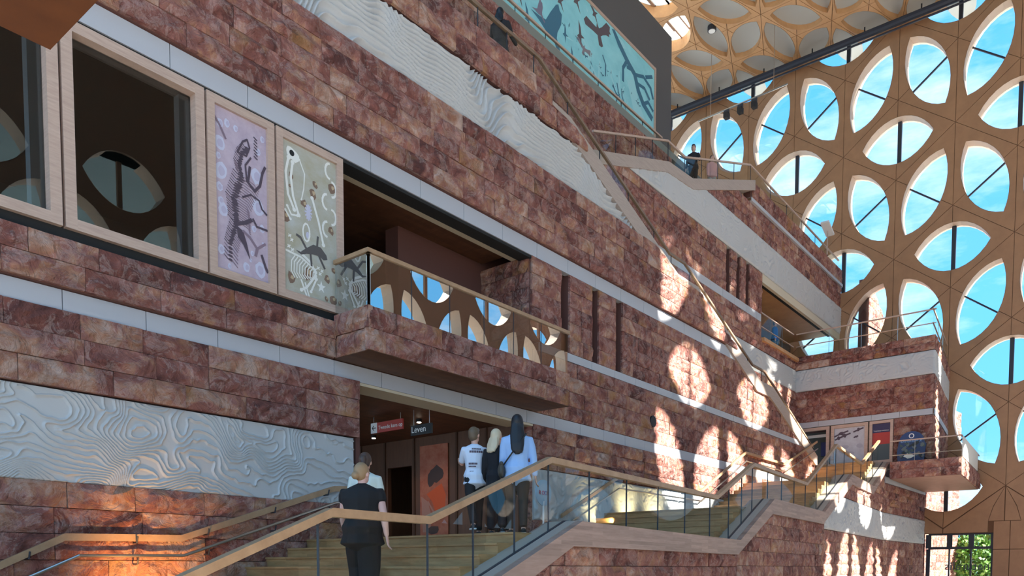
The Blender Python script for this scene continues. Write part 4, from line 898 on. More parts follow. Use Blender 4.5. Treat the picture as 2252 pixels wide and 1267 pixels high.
# panes and mullions
LM = {}
for (lu, lz, k) in lens_c:
    y = 12.88 - lu
    if y < -.5 or y > 25 or lz > 27.9 or lz < 3: continue
    if k not in LM:
        up_ = lens_pts(12, .318, .168); full = up_ + [(x, -yy) for x, yy in reversed(up_[1:-1])]
        c, s_ = math.cos(R(60 * k)), math.sin(R(60 * k)); pt = [((x * c - yy * s_) * KY, (x * s_ + yy * c) * KZ) for x, yy in full]
        q = MB(); q.prism([(x, .56, z) for x, z in pt][::-1], (0, .02, 0)); g_ = mesh('lens_pane', q.v, q.f, PANE)
        q = MB(); hw = .09 if k == 0 else .035
        e = Vector((-s_ * .168 * KY, c * .168 * KZ)); d = Vector((e.y, -e.x)).normalized() * hw
        pp = [(e.x + d.x, e.y + d.y), (-e.x + d.x, -e.y + d.y), (-e.x - d.x, -e.y - d.y), (e.x - d.x, e.y - d.y)]
        q.prism([(x, .46, z) for x, z in pp], (0, .08 if k else .16, 0)); m_ = mesh('mullion', q.v, q.f, SLATE); LM[k] = (g_, m_)
    link('lens_pane', LM[k][0], ewall, EW.M(lu, lz, 0)); link('mullion', LM[k][1], ewall, EW.M(lu, lz, 0))

# side lattice (behind and right of the camera), it lets the sun in
SW = Frame(44, -10, 180)    # u = 44 - x
core = MB(); rim = MB()
for j in range(-1, 6):
    for i in range(-8, 10):
        zz = 3.98 + HZ * j; x = 25.94 + AY * (i + (.5 if (j % 2 == 0) else 0)); uu = 44 - x
        if zz < 0 or x > 46 or x < 6: continue
        solid = x < 25.5 and zz > 16.5
        for k in range(6):
            low = zz < 5 and k in (4, 5)
            if low: continue
            dx = -math.cos(R(60 * k)) * .5 * AY
            pl = (x + dx < 25.6 and zz + math.sin(R(60 * k)) * .5 * KZ > 15.9)  # petals left closed here to block the sun
            add_tri(core, rim, SW, uu, zz, k, plain=pl)
for i in range(-2, 5):
    for zz, x in ((21.755, 25.94 + AY * (i + .5)), (15.83, 25.94 + AY * i)): SW.boxv(core, 44 - x - .09, 44 - x + .09, zz - 1.2, zz + 1.2, -.6, -.45)
for i in range(-6, 10):
    x = 25.94 + AY * (i + .5)
    if x < 6 or x > 46: continue
    SW.boxv(core, 44 - x - .7, 44 - x + .7, -1.65, 4, -.5, 0); SW.boxv(core, 44 - x - AY / 2, 44 - x + AY / 2, 1.74, 2.2, -.5, 0)
LATTS = mat('lattice_side_dimmed', (.24, .13, .07), .6)  # lattice wood darkened so that its reflection looks shaded
sw = core.build('wall_lattice_side', LATTS); tag(sw, 'opposite wooden lattice wall, seen only in the glass', kind='structure'); rim.build('opening_rim', mat('rim_side_lit', (.45, .36, .28), .6), sw)  # rim paler than the wood, light put into its colour
o = box('sun_block_slab', (-8, 31, -20, -10.1, 16.8, 17.1), mat('sun_block_blue', (.16, .30, .36), .5)); tag(o, 'added unseen slab outside the opposite wall that blocks the sun', kind='structure')  # added out of view to stop the sun; blue tints the window reflections
o = box('wall_sky_block', (-6, 44, -10.5, -10.05, -1.65, 2.0), DARKWV); tag(o, 'added unseen wooden base keeping sky reflections out of the stair glass', kind='structure')  # added to hide bright sky from the stair glass
o = box('wall_sun_block', (-8, 26.3, -10.6, -10.1, 16.8, 33), LATTS); tag(o, 'added unseen upper wall that keeps the sun off the left wall', kind='structure')  # unseen blocker, added to stop sun on the near part of the hall

# ------------------------------------------------------------------ ceiling
ce = MB(); cr = MB(); CZ = 27.4; cpan = []
AX, BY = 5.3, 5.22
ctop = bpy.data.objects
def cmap(cx, cy, x, y): return (cx + x * AX, cy + y * BY / 2 / .8660254)
nodes = []
for j in range(-11, 8):
    for i in range(-5, 3):
        cx = 38.76 + AX * (i + (.5 if j % 2 else 0)); cy = 15.45 + 2.61 * j
        if cx < 13 or cx > 47: continue
        nodes.append((cx, cy, j))
CL = mesh
CPM = {}
for (cx, cy, j) in nodes:
    for k in range(6):
        mx_ = cx + .5 * AX * math.cos(R(60 * k)); my_ = cy + .5 * math.sin(R(60 * k)) * BY / 2 / .866
        if mx_ > 44.0 and cx > 44.0: continue
        pts, arc = tri_poly(k, False, 6, .365, .19); P2 = [cmap(cx, cy, x, y) for x, y in pts]
        vis = cx > 26 and cy > 6
        n = len(P2)
        a = [(x, y, CZ) for x, y in P2]
        ce.add([(x, y, CZ + .02) for x, y in P2], [tuple(range(n))[::-1]])
        if vis:
            for i in range(arc[0], arc[1] - 1): cr.add([(*P2[i], CZ - .03), (*P2[i + 1], CZ - .03), (*P2[i + 1], CZ + .55), (*P2[i], CZ + .55)], [(0, 1, 2, 3)])
            if k not in CPM:
                p0 = inset([(x * AX, y * BY / 2 / .8660254) for x, y in pts], .014); q = MB(); q.prism([(x, y, -.03) for x, y in p0], (0, 0, .05)); CPM[k] = mesh('ceiling_panel', q.v, q.f, CEILW)
            cpan.append((cx, cy, k))
        else:
            up_ = None
cl = ce.build('ceiling', JOINT); tag(cl, 'wooden ceiling with petal shaped recesses', kind='structure')
cr.build('recess_rim', CEILW, cl)
for (cx, cy, k) in cpan: link('ceiling_panel', CPM[k], cl, Matrix.Translation((cx, cy, CZ)))
# recess discs: closed pale domes, two open skylights with louvres
SKY = bpy.data.materials.new('skylight_glass'); SKY.use_nodes = True; n_ = SKY.node_tree.nodes; n_.clear(); o_ = n_.new('ShaderNodeOutputMaterial'); t_ = n_.new('ShaderNodeBsdfTranslucent'); t_.inputs[0].default_value = (.95, .95, .92, 1); p_ = n_.new('ShaderNodeBsdfTransparent'); x_ = n_.new('ShaderNodeMixShader'); x_.inputs[0].default_value = .25; SKY.node_tree.links.new(t_.outputs[0], x_.inputs[1]); SKY.node_tree.links.new(p_.outputs[0], x_.inputs[2]); SKY.node_tree.links.new(x_.outputs[0], o_.inputs[0])
CD = {}
for (cx, cy, j) in nodes:
    for k in (0, 1, 2):
        mx_ = cx + .5 * AX * math.cos(R(60 * k)); my_ = cy + .5 * math.sin(R(60 * k)) * BY / 2 / .866
        if mx_ > 44.5: continue
        if k not in CD:
            up_ = lens_pts(10, .39, .215); full = up_ + [(x, -yy) for x, yy in reversed(up_[1:-1])]
            c, s_ = math.cos(R(60 * k)), math.sin(R(60 * k)); pt = [((x * c - yy * s_) * AX, (x * s_ + yy * c) * BY / 2 / .866) for x, yy in full]
            v = [(x, y, .16) for x, y in pt] + [(x * .75, y * .75, .27) for x, y in pt] + [(x * .4, y * .4, .32) for x, y in pt] + [(0, 0, .33)]; n = len(pt)
            f = [(i, (i + 1) % n, n + (i + 1) % n, n + i) for i in range(n)] + [(n + i, n + (i + 1) % n, 2 * n + (i + 1) % n, 2 * n + i) for i in range(n)] + [(2 * n + i, 2 * n + (i + 1) % n, 3 * n) for i in range(n)]
            CD[k] = mesh('recess_disc', v, f, DISC, smooth=True)
        if mx_ < 37.9 and my_ > 18.4 and mx_ > 26:
            q = MB(); q.box(mx_ - 2.4, mx_ + 2.4, my_ - 1.4, my_ + 1.4, CZ + .62, CZ + .64); q.build('skylight_pane', SKY, cl)
            for t_ in range(4):
                yy = my_ - 1 + t_ * .62; q = MB(); q.box(mx_ - 1.8, mx_ + 1.8, yy, yy + .07, CZ + .5, CZ + .56); q.build('louvre', OAKPH, cl)
            continue
        link('recess_disc', CD[k], cl, Matrix.Translation((mx_, my_, CZ)))
o = box('roof', (5, 31, -10.6, 17.8, CZ + .7, CZ + .8), GREY); tag(o, 'roof', kind='structure')
o = box('roof.001', (31, 44.6, -10.6, 17.8, CZ + .7, CZ + .8), GREY); tag(o, 'roof over the far part', kind='structure')
# beam along the foot of the ceiling with small hangers
th = thing('ceiling_rail', 'dark pipe rail hanging under the ceiling along the lattice wall', 'rail', loc=(43, 14, 26.2))
q = MB(); q.tube([(43.0, 22.6, 27.0), (43.0, 5.5, 27.0)], .17, 10); q.tube([(43.0, 22.6, 27.0), (42.5, 23.4, 27.05), (41.6, 23.9, 27.2)], .1, 8); q.build('pipe', SLATE, th)
q = MB(); q.tube([(43.05, 22.6, 26.72), (43.05, 5.5, 26.72)], .05, 8); q.build('cable', SLATE, th)
for yy in np.arange(6.5, 23, 2.6): q = MB(); q.tube([(43, yy, 26.9), (43, yy, CZ)], .035, 6); q.build('hanger', BLACK, th)
# track with spotlights
th = thing('spotlight_track', 'thin hanging bar with three black stage spotlights before the lattice', 'lamp', loc=(40, 17, 24.2))
q = MB(); q.tube([(40, 19.3, 24.15), (40, 14.5, 24.28)], .045, 8); q.build('bar', STEEL, th)
for yy in (18.6, 15.2): q = MB(); q.tube([(40, yy, 24.2), (40, yy, CZ)], .014, 6); q.build('cable', STEEL, th)
for yy in (17.7, 16.95, 16.2):
    q = MB(); q.box(39.85, 40.15, yy - .12, yy + .12, 23.72, 24.0); q.build('spot_head', BLACK, th); q = MB(); q.box(39.98, 40.02, yy - .15, yy + .15, 23.95, 24.2); q.build('spot_yoke', SLATE, th)
th = thing('ceiling_lamp', 'small round white lamp in a ceiling recess', 'lamp', loc=(38.5, 17.9, 27.5)); q = MB(); q.tube([(38.5, 17.9, 27.62), (38.5, 17.9, 27.45)], .17, 14); q.build('lamp_disc', mat('lamp_white', (.9, .9, .88), .5), th); q = MB(); q.tube([(38.5, 17.9, 27.7), (38.5, 17.9, 27.47)], .22, 14); q.build('lamp_ring', SLATE, th)

# ------------------------------------------------------------------ glass doors and the garden outside
DR = MB()
def door(u0, u1, n, idx, lab):
    D = Frame(44.25, 12.88, -90); o = MB(); D.boxv(o, u0, u1, 1.66, 1.76, -.06, .06); o = o.build('door_%d' % idx, SLATE); tag(o, lab, kind='structure')
    q = MB(); D.boxv(q, u0, u1, .95, 1.08, -.06, .06); q.build('transom', SLATE, o)
    for i in range(n + 1):
        u = u0 + (u1 - u0) * i / n; q = MB(); D.boxv(q, u - (.09 if i in (0, n) else .035), u + (.09 if i in (0, n) else .035), -1.65, .97, -.05, .05); D.boxv(q, u - .12, u + .12, 1.0, 1.7, -.05, .05); q.build('door_post', SLATE, o)
        if i < n:
            e = u0 + (u1 - u0) * (i + 1) / n; q = MB(); D.boxv(q, u, e, -1.65, 1.7, -.01, .01); q.build('door_pane', GLASS, o)
    return o, D
o, D = door(4.55, 7.4, 3, 2, 'glass doors with dark frame in the left bay of the lattice wall')
text('naturalis', D, 7.28, -.08, .03, .58, mat('dark_letters', (.06, .09, .09), .5), o, mirror=True)
door(8.85, 12.9, 4, 3, 'glass doors with dark frame in the next bay of the lattice wall')
# exterior: continuing stone walls, paving, trees
OW = Frame(44.6, 11.6, -1.5)
mb = MB(); mb.prism([OW.P(0, -1.65), OW.P(14, -1.65), OW.P(14, 7.5), OW.P(11.5, 9.6), OW.P(7, 11.8), OW.P(0, 15.4)], -OW.n * .5)
o = mb.build('wall_outside', BACK); tag(o, 'sunlit red stone wall continuing outside the lattice', kind='structure')
bricks(o, OW, 0, 14, 4.5, 15.2, .4, w=.03, seed=81, zmax=lambda u: interp([(0, 15.35), (7, 11.75), (11.5, 9.55), (14, 7.5)], u), lmin=.8, lmax=1.4)
OW2 = Frame(44.6, 8.6, -8); o = wall('wall_outside', 'sunlit lower red stone wall outside the lattice', OW2, [(0, 5, -1.65, 8.6)], .5); bricks(o, OW2, 0, 5, -1.65, 8.6, .4, w=.03, seed=82, lmin=.8, lmax=1.4)
leaf = bpy.data.materials.new('leaves'); leaf.use_nodes = True
b_ = leaf.node_tree.nodes['Principled BSDF']; g_ = leaf.node_tree.nodes.new('ShaderNodeNewGeometry'); r_ = leaf.node_tree.nodes.new('ShaderNodeValToRGB'); ramp(r_, [(0, (.03, .09, .015)), (.5, (.10, .26, .04)), (1, (.26, .45, .10))]); leaf.node_tree.links.new(g_.outputs['Random Per Island'], r_.inputs[0]); leaf.node_tree.links.new(r_.outputs[0], b_.inputs['Base Color'])
BARK = mat('bark', (.12, .08, .05), .9)
rr = random.Random(77)
def tree(x, y, h, r, label):
    th = thing('tree', label, 'tree', loc=(x, y, -1.86), group=None)
    q = MB(); q.tube([(x, y, -1.86), (x + .1, y, -1.86 + h * .5), (x, y + .1, -1.86 + h * .8)], [.14, .1, .05], 8); q.build('trunk', BARK, th)
    v = []; f = []
    for k in range(1700):
        d = Vector((rr.gauss(0, 1), rr.gauss(0, 1), rr.gauss(0, 1))).normalized() * r * (rr.uniform(.4, 1) ** .5); c = Vector((x, y, -1.86 + h * .62)) + Vector((d.x, d.y, d.z * h * .42 / r))
        e1 = Vector((rr.uniform(-1, 1), rr.uniform(-1, 1), rr.uniform(-1, 1))).normalized() * .13; e2 = e1.cross(Vector((rr.uniform(-1, 1), rr.uniform(-1, 1), rr.uniform(-1, 1)))).normalized() * .09
        b = len(v); v += [c - e1, c + e2, c + e1, c - e2]; f.append((b, b + 1, b + 2, b + 3))
    link('foliage', mesh('foliage', v, f, leaf), th)['kind'] = 'stuff'
tree(50, 7.2, 3.6, 1.3, 'leafy green tree outside the left glass doors'); tree(53, 5.6, 4.5, 1.6, 'larger green tree behind the glass doors'); tree(49.5, 4.6, 2.6, 1.0, 'bright green shrub outside near the column'); tree(52, 2.6, 3.8, 1.4, 'green tree outside right of the column'); tree(56, 8.4, 5, 1.6, 'tall green tree far outside the doors')

# ------------------------------------------------------------------ canopy corner over the camera
CAN = wood('canopy_wood', (.075, .022, .004), (.11, .034, .007), (1, 1, 1))
th = thing('canopy', 'orange brown wooden canopy corner overhead at the top left', 'canopy', loc=(1, 4, 3.2))
q = MB(); q.box(.3, 2.075, 1.5, 5.34, 3.2, 3.6); q.build('soffit_board', CAN, th)
q = MB(); q.box(.3, 1.72, 5.40, 5.85, 3.2, 3.6); q.build('edge_board', CAN, th)
l = bpy.data.lights.new('canopy_fill', 'AREA'); l.energy = 1; l.color = (1, .55, .22); l.size = .5; lo = bpy.data.objects.new('canopy_fill', l); C.objects.link(lo); lo.location = (.5, 3.5, 1.2); lo.rotation_euler = (R(180), 0, 0)  # added fill without a fixture, warms the canopy underside

# ------------------------------------------------------------------ warm wall washers by the stair
def washer(x, y, z, tx, ty, tz, e, col=(1, .55, .2), sz=100):
    l = bpy.data.lights.new('wall_washer', 'SPOT'); l.energy = e; l.color = col; l.spot_size = R(sz); l.spot_blend = .8; l.shadow_soft_size = .04
    lo = bpy.data.objects.new('wall_washer', l); C.objects.link(lo); lo.location = (x, y, z); lo.rotation_euler = (Vector((tx, ty, tz)) - Vector((x, y, z))).to_track_quat('-Z', 'Y').to_euler()
washer(5.3, 10.45, -.43, 5.4, 11.4, .0, 190, (1, .50, .14), sz=115)
for x in (17.6, 19.2, 20.8): washer(x, 10.8, 1.56 if x > 18 else 1.2, x, 11.4, 1.9, 60, (1, .78, .38), 120)

# ------------------------------------------------------------------ people
SKIN = mat('skin', (.62, .36, .27), .55)
def loft(mb, pts, rad, n=12, lat=Vector((0, 1, 0)), m=0):
    pts = [Vector(p) for p in pts]; vs = []; fs = []
    N = len(pts)
    for i, p in enumerate(pts):
        t = (pts[min(i + 1, N - 1)] - pts[max(i - 1, 0)]).normalized(); a = lat - t * lat.dot(t)
        if a.length < .05: a = Vector((1, 0, 0)) - t * t.x
        a.normalize(); b = t.cross(a); r = rad[i] if isinstance(rad[i], (tuple, list)) else (rad[i], rad[i])
        for k in range(n): an = 2 * math.pi * k / n; vs.append(p + a * math.cos(an) * r[0] + b * math.sin(an) * r[1])
    for i in range(N - 1):
        for k in range(n): fs.append((i * n + k, i * n + (k + 1) % n, (i + 1) * n + (k + 1) % n, (i + 1) * n + k))
    t0 = (pts[0] - pts[1]).normalized(); t1 = (pts[-1] - pts[-2]).normalized()
    r0 = min(rad[0]) if isinstance(rad[0], (tuple, list)) else rad[0]; r1 = min(rad[-1]) if isinstance(rad[-1], (tuple, list)) else rad[-1]
    vs += [pts[0] + t0 * r0 * .6, pts[-1] + t1 * r1 * .6]; c0 = len(vs) - 2
    for k in range(n): fs.append((c0, (k + 1) % n, k)); fs.append((c0 + 1, (N - 1) * n + k, (N - 1) * n + (k + 1) % n))
    mb.add(vs, fs, m)
def ell(mb, c, r, n=10, rot=None):
    c = Vector(c); vs = []; fs = []
    for i in range(1, n): 
        for k in range(2 * n):
            ph = math.pi * i / n; th_ = math.pi * k / n; v = Vector((r[0] * math.sin(ph) * math.cos(th_), r[1] * math.sin(ph) * math.sin(th_), r[2] * math.cos(ph)))
            if rot: v = rot @ v
            vs.append(c + v)
    w = 2 * n
    for i in range(n - 2):
        for k in range(w): fs.append((i * w + k, (i + 1) * w + k, (i + 1) * w + (k + 1) % w, i * w + (k + 1) % w))
    a = Vector((0, 0, r[2])); 
    if rot: a = rot @ a
    vs += [c + a, c - a]; e = len(vs) - 2
    for k in range(w): fs.append((e, k, (k + 1) % w)); fs.append((e + 1, (n - 2) * w + (k + 1) % w, (n - 2) * w + k))
    mb.add(vs, fs)
def merged(mb, name, m, parent, vox):
    me = mesh(name, mb.v, mb.f, m); o = bpy.data.objects.new(name, me); C.objects.link(o); o.parent = parent
    md = o.modifiers.new('remesh', 'REMESH'); md.mode = 'VOXEL'; md.voxel_size = vox; md.use_smooth_shade = True
    sm = o.modifiers.new('smooth', 'SMOOTH'); sm.factor = .5; sm.iterations = 4
    return o
def person(label, x, y, z, yaw, H, legs=((.15, .1), (-.1, .15)), arms=((.1, .12, .15), (.1, .12, .15)), head=(0, 0), top=(.02, .02, .02), topc=None, topname='shirt', sleeve=1.0, hem=.86, pants=(.02, .02, .02), pantc=None, flare=0.0, hair=('short', (.08, .05, .03)), shoe=(.03, .03, .03), vox=.009, build=1.0, lean=0.0, skin=None, vdet=True, pname='trousers'):
    k = H / 1.75; root = thing('person', label, 'person', loc=(x, y, z), rz=yaw); V = Vector
    J = {}
    for i, sd in enumerate((1, -1)):
        a, kn = legs[i]; hip = V((0, sd * .088, .93)); kne = hip + V((math.sin(a), 0, -math.cos(a))) * .44; an = kne + V((math.sin(a - kn), 0, -math.cos(a - kn))) * .42
        J[sd] = [hip, kne, an]
    low = min(J[1][2].z, J[-1][2].z) - .075
    def S(v): v = V(v); return V((v.x + lean * max(0, v.z - .9), v.y, v.z - low)) * k
    b = build; body = MB(); shirt = MB(); pant = MB()
    for sd in (1, -1):
        h_, kn, an = J[sd]
        loft(body, [S(h_ + V((0, 0, .03))), S(h_.lerp(kn, .5)), S(kn), S(kn.lerp(an, .35)), S(an), S(an + V((.0, 0, -.04)))], [r * k for r in (.085, .072, .052, .054, .036, .04)])
        loft(body, [S(an + V((-.04, 0, -.04))), S(an + V((.05, 0, -.045))), S(an + V((.14, 0, -.055)))], [(.035 * k, .03 * k), (.042 * k, .032 * k), (.035 * k, .018 * k)])
        loft(pant, [S(h_ + V((0, -sd * .01, .06))), S(h_.lerp(kn, .5)), S(kn), S(kn.lerp(an, .6)), S(an + V((0, 0, .03)))], [(.097 * b * k, .105 * b * k), ((.088 + flare * .2) * b * k, (.092 + flare * .2) * b * k), ((.066 + flare * .5) * b * k, (.07 + flare * .5) * k), ((.060 + flare * .8) * k, (.064 + flare * .8) * k), ((.056 + flare) * k, (.062 + flare) * k)])
        sh = MB(); q0 = an
        loft(sh, [S(q0 + V((-.06, 0, -.035))), S(q0 + V((0, 0, -.03))), S(q0 + V((.09, 0, -.045))), S(q0 + V((.185, 0, -.052)))], [(.036 * k, .036 * k), (.042 * k, .046 * k), (.048 * k, .034 * k), (.036 * k, .022 * k)])
        o = merged(sh, 'shoe', mat('shoe_leather', shoe, .6), root, .008)
        so_ = MB(); P_ = [S(q0 + V((dx, dy, -.078))) for dx, dy in ((-.09, -.03), (-.09, .03), (0, .042), (.1, .05), (.19, .035), (.215, 0), (.19, -.035), (.1, -.05), (0, -.042))]; so_.prism(P_[::-1], (0, 0, .022 * k)); so_.build('sole', WHITE, root) if False else None
        me_ = mesh('sole', so_.v, so_.f, WHITE); oo = bpy.data.objects.new('sole', me_); C.objects.link(oo); oo.parent = o
    tz = [(.90, .135, .105), (.98, .15, .115), (1.08, .128, .098), (1.2, .142, .105), (1.32, .165, .112), (1.41, .165, .098), (1.455, .10, .075)]
    loft(body, [S((0, 0, z_)) for z_, _, _ in tz], [(r1 * b * k * .97, r2 * b * k * .95) for _, r1, r2 in tz])
    loft(pant, [S((0, 0, .90)), S((0, 0, .98)), S((0, 0, 1.06))], [(.155 * b * k * (1 + (b > 1.3) * .12), .13 * b * k), (.16 * b * k * (1 + (b > 1.3) * .1), .13 * b * k), (.138 * b * k, .108 * b * k)])
    tt = [(hem, .162, .128)] + [t for t in tz if t[0] > hem + .05]
    loft(shirt, [S((0, 0, z_)) for z_, _, _ in tt], [((r1 + (.036 if z_ < 1.05 else .02)) * b * k, (r2 + (.044 if z_ < 1.05 else .02)) * b * k) for z_, r1, r2 in tt])
    # head
    hx, hz = head; ny = R(hx)
    cH = V((.02, 0, 1.625)); Rm = Matrix.Rotation(ny, 3, 'Z')
    loft(body, [S((0, 0, 1.42)), S((.005, 0, 1.5)), S((.015, 0, 1.56))], [.062 * k, .053 * k, .055 * k])
    def hd(v): return S(cH + Rm @ V(v))
    ell(body, hd((0, 0, .02)), (.098 * k, .078 * k, .105 * k), rot=Rm); ell(body, hd((.03, 0, -.055)), (.062 * k, .055 * k, .062 * k), rot=Rm)
    ell(body, hd((.102, 0, -.02)), (.018 * k, .013 * k, .024 * k), 6, rot=Rm); ell(body, hd((.085, 0, -.062)), (.014 * k, .025 * k, .010 * k), 6, rot=Rm)
    for sd in (1, -1): ell(body, hd((.0, sd * .079, -.01)), (.02 * k, .012 * k, .032 * k), 6, rot=Rm)
    for i, sd in enumerate((1, -1)):
        p, o_, e = arms[i]; shp = V((0, sd * .172 * (b * .5 + .5), 1.405)); d1 = V((math.sin(p) * math.cos(o_), sd * math.sin(o_), -math.cos(p) * math.cos(o_))); el = shp + d1 * .29
        d2 = V((math.sin(p + e) * math.cos(o_ * .6), sd * math.sin(o_ * .6), -math.cos(p + e) * math.cos(o_ * .6))); wr = el + d2 * .25
        ab = (b - 1) * .5 + 1
        loft(body, [S(shp + V((0, -sd * .02, -.02))), S(shp.lerp(el, .5)), S(el), S(el.lerp(wr, .4)), S(wr)], [r * k * ab for r in (.043, .044, .037, .036, .025)])
        pl = wr + d2 * .095; lat = V((1, 0, 0)); lat = (lat - d2 * lat.dot(d2)).normalized(); nrm = d2.cross(lat)
        loft(body, [S(wr), S(wr.lerp(pl, .5)), S(pl)], [(.026 * k, .018 * k), (.038 * k, .016 * k), (.040 * k, .014 * k)], lat=lat)
        for f_ in range(4):
            off = lat * (.030 - .020 * f_); L1 = (.032, .036, .034, .027)[f_]; inw = nrm * (-.012 * sd)
            p0 = pl + off * .9; p1 = p0 + d2 * L1 + inw * .3; p2 = p1 + d2 * L1 * .8 + inw * 1.2 + lat * .003; p3 = p2 + d2 * L1 * .5 + inw * 1.6
            loft(body, [S(p0 - d2 * .02), S(p0), S(p1), S(p2), S(p3)], [r * k for r in (.010, .0095, .009, .008, .007)], n=7)
        tb = wr + d2 * .03 + lat * .03; t1 = tb + lat * .022 + d2 * .025; t2 = t1 + d2 * .032 + lat * .004
        loft(body, [S(tb - lat * .015), S(tb), S(t1), S(t2)], [r * k for r in (.013, .012, .0105, .0085)], n=7)
        if sleeve > 0:
            full = [shp + V((0, -sd * .02, .0)), shp.lerp(el, .5), el, el.lerp(wr, .5), wr]; rr_ = [.070, .063, .054, .048, .040]
            cut = 2 if sleeve < .6 else 5
            if sleeve < .35: loft(shirt, [S(full[0]), S(shp.lerp(el, .22)), S(shp.lerp(el, .42))], [(.072) * k * ab, .066 * k * ab, .060 * k * ab])
            elif cut == 2: loft(shirt, [S(full[0]), S(shp.lerp(el, .4)), S(shp.lerp(el, .85))], [.066 * k * ab, .062 * k * ab, .058 * k * ab])
            else: loft(shirt, [S(q) for q in full], [r * k * ab for r in rr_])
        J[('w', sd)] = S(pl)
    merged(body, 'body', skin or SKIN, root, vox)
    merged(shirt, topname, mat('cloth_top', top, .85), root, vox * 1.3)
    merged(pant, pname, mat('cloth_legs', pants, .85), root, vox * 1.4)
    hm = MB(); kind, hc = hair
    ell(hm, hd((-.018, 0, .038)), (.102 * k, .088 * k, .105 * k), rot=Rm)
    if kind == 'short': ell(hm, hd((-.035, 0, -.01)), (.075 * k, .08 * k, .09 * k), rot=Rm); ell(hm, hd((.03, 0, .09)), (.07 * k, .07 * k, .045 * k), rot=Rm)
    if kind in ('bun', 'tail'): ell(hm, hd((-.04, 0, .0)), (.07 * k, .078 * k, .09 * k), rot=Rm); ell(hm, hd((-.115, .01, -.025 if kind == 'bun' else .03)), (.045 * k, .05 * k, .05 * k), rot=Rm)
    if kind == 'tail': loft(hm, [hd((-.12, 0, .03)), hd((-.15, 0, -.06)), hd((-.13, 0, -.17))], [.035 * k, .033 * k, .012 * k])
    if kind in ('long', 'mid'):
        d_ = .46 if kind == 'long' else .27
        loft(hm, [hd((-.03, 0, .04)), hd((-.06, 0, -.06)), hd((-.11, 0, -.17)), hd((-.15, 0, -.17 - (d_ - .17) * .5)), hd((-.165, 0, -.17 - (d_ - .17) * .85)), hd((-.16, 0, -d_))], [(.09 * k, .075 * k), (.098 * k, .06 * k), (.11 * k, .045 * k), (.10 * k, .04 * k), (.08 * k, .03 * k), (.04 * k, .015 * k)], lat=Rm @ V((0, 1, 0)))
        rr2 = random.Random(int(x * 100))
        for q_ in range(12):
            yy = (q_ / 11 - .5) * .2; loft(hm, [hd((-.09, yy * .7, -.02)), hd((-.15 + abs(yy) * .3, yy, -d_ * .5)), hd((-.185 + abs(yy) * .25, yy * .85 + rr2.uniform(-.015, .015), -d_ * rr2.uniform(.85, 1.05)))], [.014 * k, .013 * k, .006 * k], n=6)
    merged(hm, 'hair', mat('hair', hc, .5), root, .008)
    if vdet:
        for sd in (1, -1): em = MB(); ell(em, hd((.088, sd * .032, .012)), (.008 * k, .012 * k, .008 * k), 5); me_ = mesh('eye', em.v, em.f, BLACK); oo = bpy.data.objects.new('eye', me_); C.objects.link(oo); oo.parent = root
    root['_'] = 0; del root['_']
    return root, S, J, k
def lpart(root, mb, name, m):
    me = mesh(name, mb.v, mb.f, m); o = bpy.data.objects.new(name, me); C.objects.link(o); o.parent = root; return o
def back_strips(root, S, k, rows, m, b=1.0, off=.024):
    mb = MB()
    for (z_, y0, y1, h_) in rows:
        n = 6; r1, r2 = (.158 + off) * b, (.108 + off) * b
        for i in range(n):
            ya = y0 + (y1 - y0) * i / n; yb = ya + (y1 - y0) / n * .86
            pts = [S((-r2 * math.sqrt(max(.05, 1 - (yy / r1) ** 2)), yy, zz)) for yy, zz in ((ya, z_), (yb, z_), (yb, z_ + h_), (ya, z_ + h_))]; mb.add(pts, [(0, 1, 2, 3)])
    lpart(root, mb, 'shirt_print', m)
# climbing couple in front
person('woman from behind in black top and black trousers, fair hair in a bun', 5.75, 6.80, -.45, R(33), 1.62, legs=((.30, .3), (-.05, .05)), arms=((.35, .22, .3), (-.14, .24, .12)), top=(.006, .006, .008), topname='blouse', sleeve=.3, hem=.78, pants=(.006, .006, .008), flare=.065, hair=('bun', (.30, .19, .10)), build=1.42, head=(-25, 0), skin=mat('skin_fair', (.62, .38, .34), .55), vox=.008)
person('person with brown tied hair and a pale shirt behind the woman in black', 6.95, 8.15, -.13, R(35), 1.68, top=(.60, .66, .62), hair=('tail', (.07, .04, .03)), build=1.1, pants=(.03, .03, .05))
# three at the doorway
r_, S_, J_, k_ = person('boy in a white printed shirt and black trousers on the top step', 8.98, 7.98, .5, R(52), 1.66, legs=((-.28, .35), (.2, .1)), arms=((.7, .02, 1.2), (.7, .02, 1.2)), top=(.62, .70, .84), sleeve=.5, hem=.84, pants=(.012, .012, .014), hair=('short', (.13, .085, .05)), head=(-45, 0), shoe=(.02, .02, .025), build=1.0)
back_strips(r_, S_, k_, [(1.38, -.08, .07, .022), (1.33, -.11, .11, .035), (1.14, -.02, .12, .03), (1.10, .0, .12, .02), (1.02, .04, .10, .02), (.95, -.12, .0, .03), (.93, -.02, .10, .02), (.90, -.09, .02, .02)], INK)
person('blonde girl with wavy hair in a black sweater and black trousers', 9.08, 7.62, .5, R(42), 1.60, legs=((.12, .2), (-.2, .15)), arms=((.15, .1, .4), (.15, .1, .4)), top=(.008, .008, .012), topname='sweater', hem=.78, pants=(.012, .012, .015), flare=.02, hair=('mid', (.62, .50, .34)), head=(-40, 0), shoe=(.02, .02, .025), build=1.0)
person('person mostly hidden behind the blonde girl, only the brown hair showing', 9.62, 7.95, .5, R(40), 1.60, top=(.05, .04, .04), hair=('short', (.10, .05, .03)), pants=(.02, .02, .02))
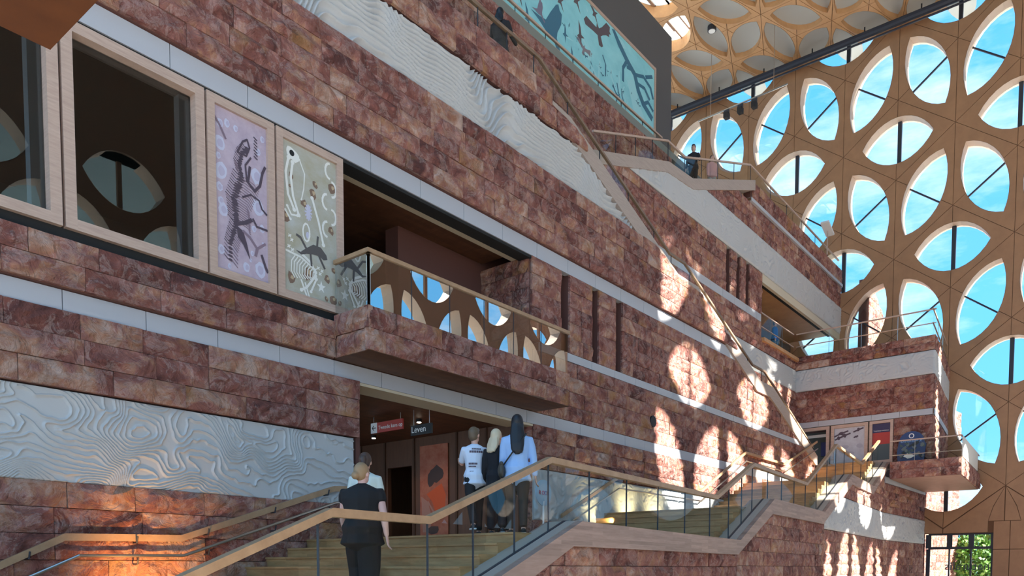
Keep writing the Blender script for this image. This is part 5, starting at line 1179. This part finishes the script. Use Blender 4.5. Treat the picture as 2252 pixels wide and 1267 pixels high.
r_, S_, J_, k_ = person('tall woman with long black hair, light blue shirt and dark crossbody bag', 9.05, 7.20, .5, R(40), 1.76, legs=((.16, .1), (-.12, .1)), arms=((.1, .1, .3), (-.02, .2, .1)), top=(.33, .50, .80), hem=.80, pants=(.045, .035, .028), hair=('long', (.008, .008, .012)), build=1.1, shoe=(.02, .015, .012))
mb = MB()
for t in range(10):
    a0 = t / 9; yy = -.13 + .34 * a0; zz = 1.46 - .46 * a0; xx = -(.145 * math.sqrt(max(.1, 1 - (yy / .24) ** 2)) + .006)
    if t: 
        pa, pb = S_((px_, py_, pz_)), S_((xx, yy, zz)); loft(mb, [pa, pb], [(.012, .012), (.012, .012)], n=5)
    px_, py_, pz_ = xx, yy, zz
lpart(r_, mb, 'bag_strap', BLACK)
mb = MB(); ell(mb, S_((-.07, .235, .93)), (.10, .055, .115), rot=Matrix.Rotation(.25, 3, 'Y')); loft(mb, [S_((-.15, .235, 1.03)), S_((.03, .235, 1.05))], [.03, .03]); merged(mb, 'bag', mat('bag_leather', (.05, .045, .035), .5), r_, .01)
# far people
person('dark-clothed person leaning on the walkway rail before the mural', 14.1, 11.72, 11.0, R(20), 1.72, top=(.012, .012, .015), hem=.75, pants=(.012, .012, .015), hair=('mid', (.01, .01, .012)), build=1.1, vox=.014, arms=((.5, .2, .9), (.5, .2, .9)))
person('standing person in dark clothes on the upper stair', 27.5, 13.45, 14.05, R(200), 1.75, top=(.02, .02, .025), pants=(.02, .02, .02), hair=('short', (.02, .02, .02)), vox=.016, arms=((.4, .2, .8), (.1, .2, .2)))
person('standing person in a pink top on the upper stair', 29.2, 13.5, 14.5, R(230), 1.62, top=(.66, .36, .36), pants=(.40, .36, .34), hair=('mid', (.16, .09, .06)), vox=.016)
person('person in dark clothes walking outside beyond the right column', 47.0, 4.05, -1.85, R(90), 1.75, top=(.10, .09, .12), pants=(.10, .09, .11), hair=('short', (.03, .02, .02)), vox=.018)
person('person in a blue shirt standing in the far gallery opening', 36.5, 13.6, 9.85, R(-90), 1.72, top=(.02, .09, .35), pants=(.02, .02, .03), hair=('short', (.03, .02, .02)), vox=.018)
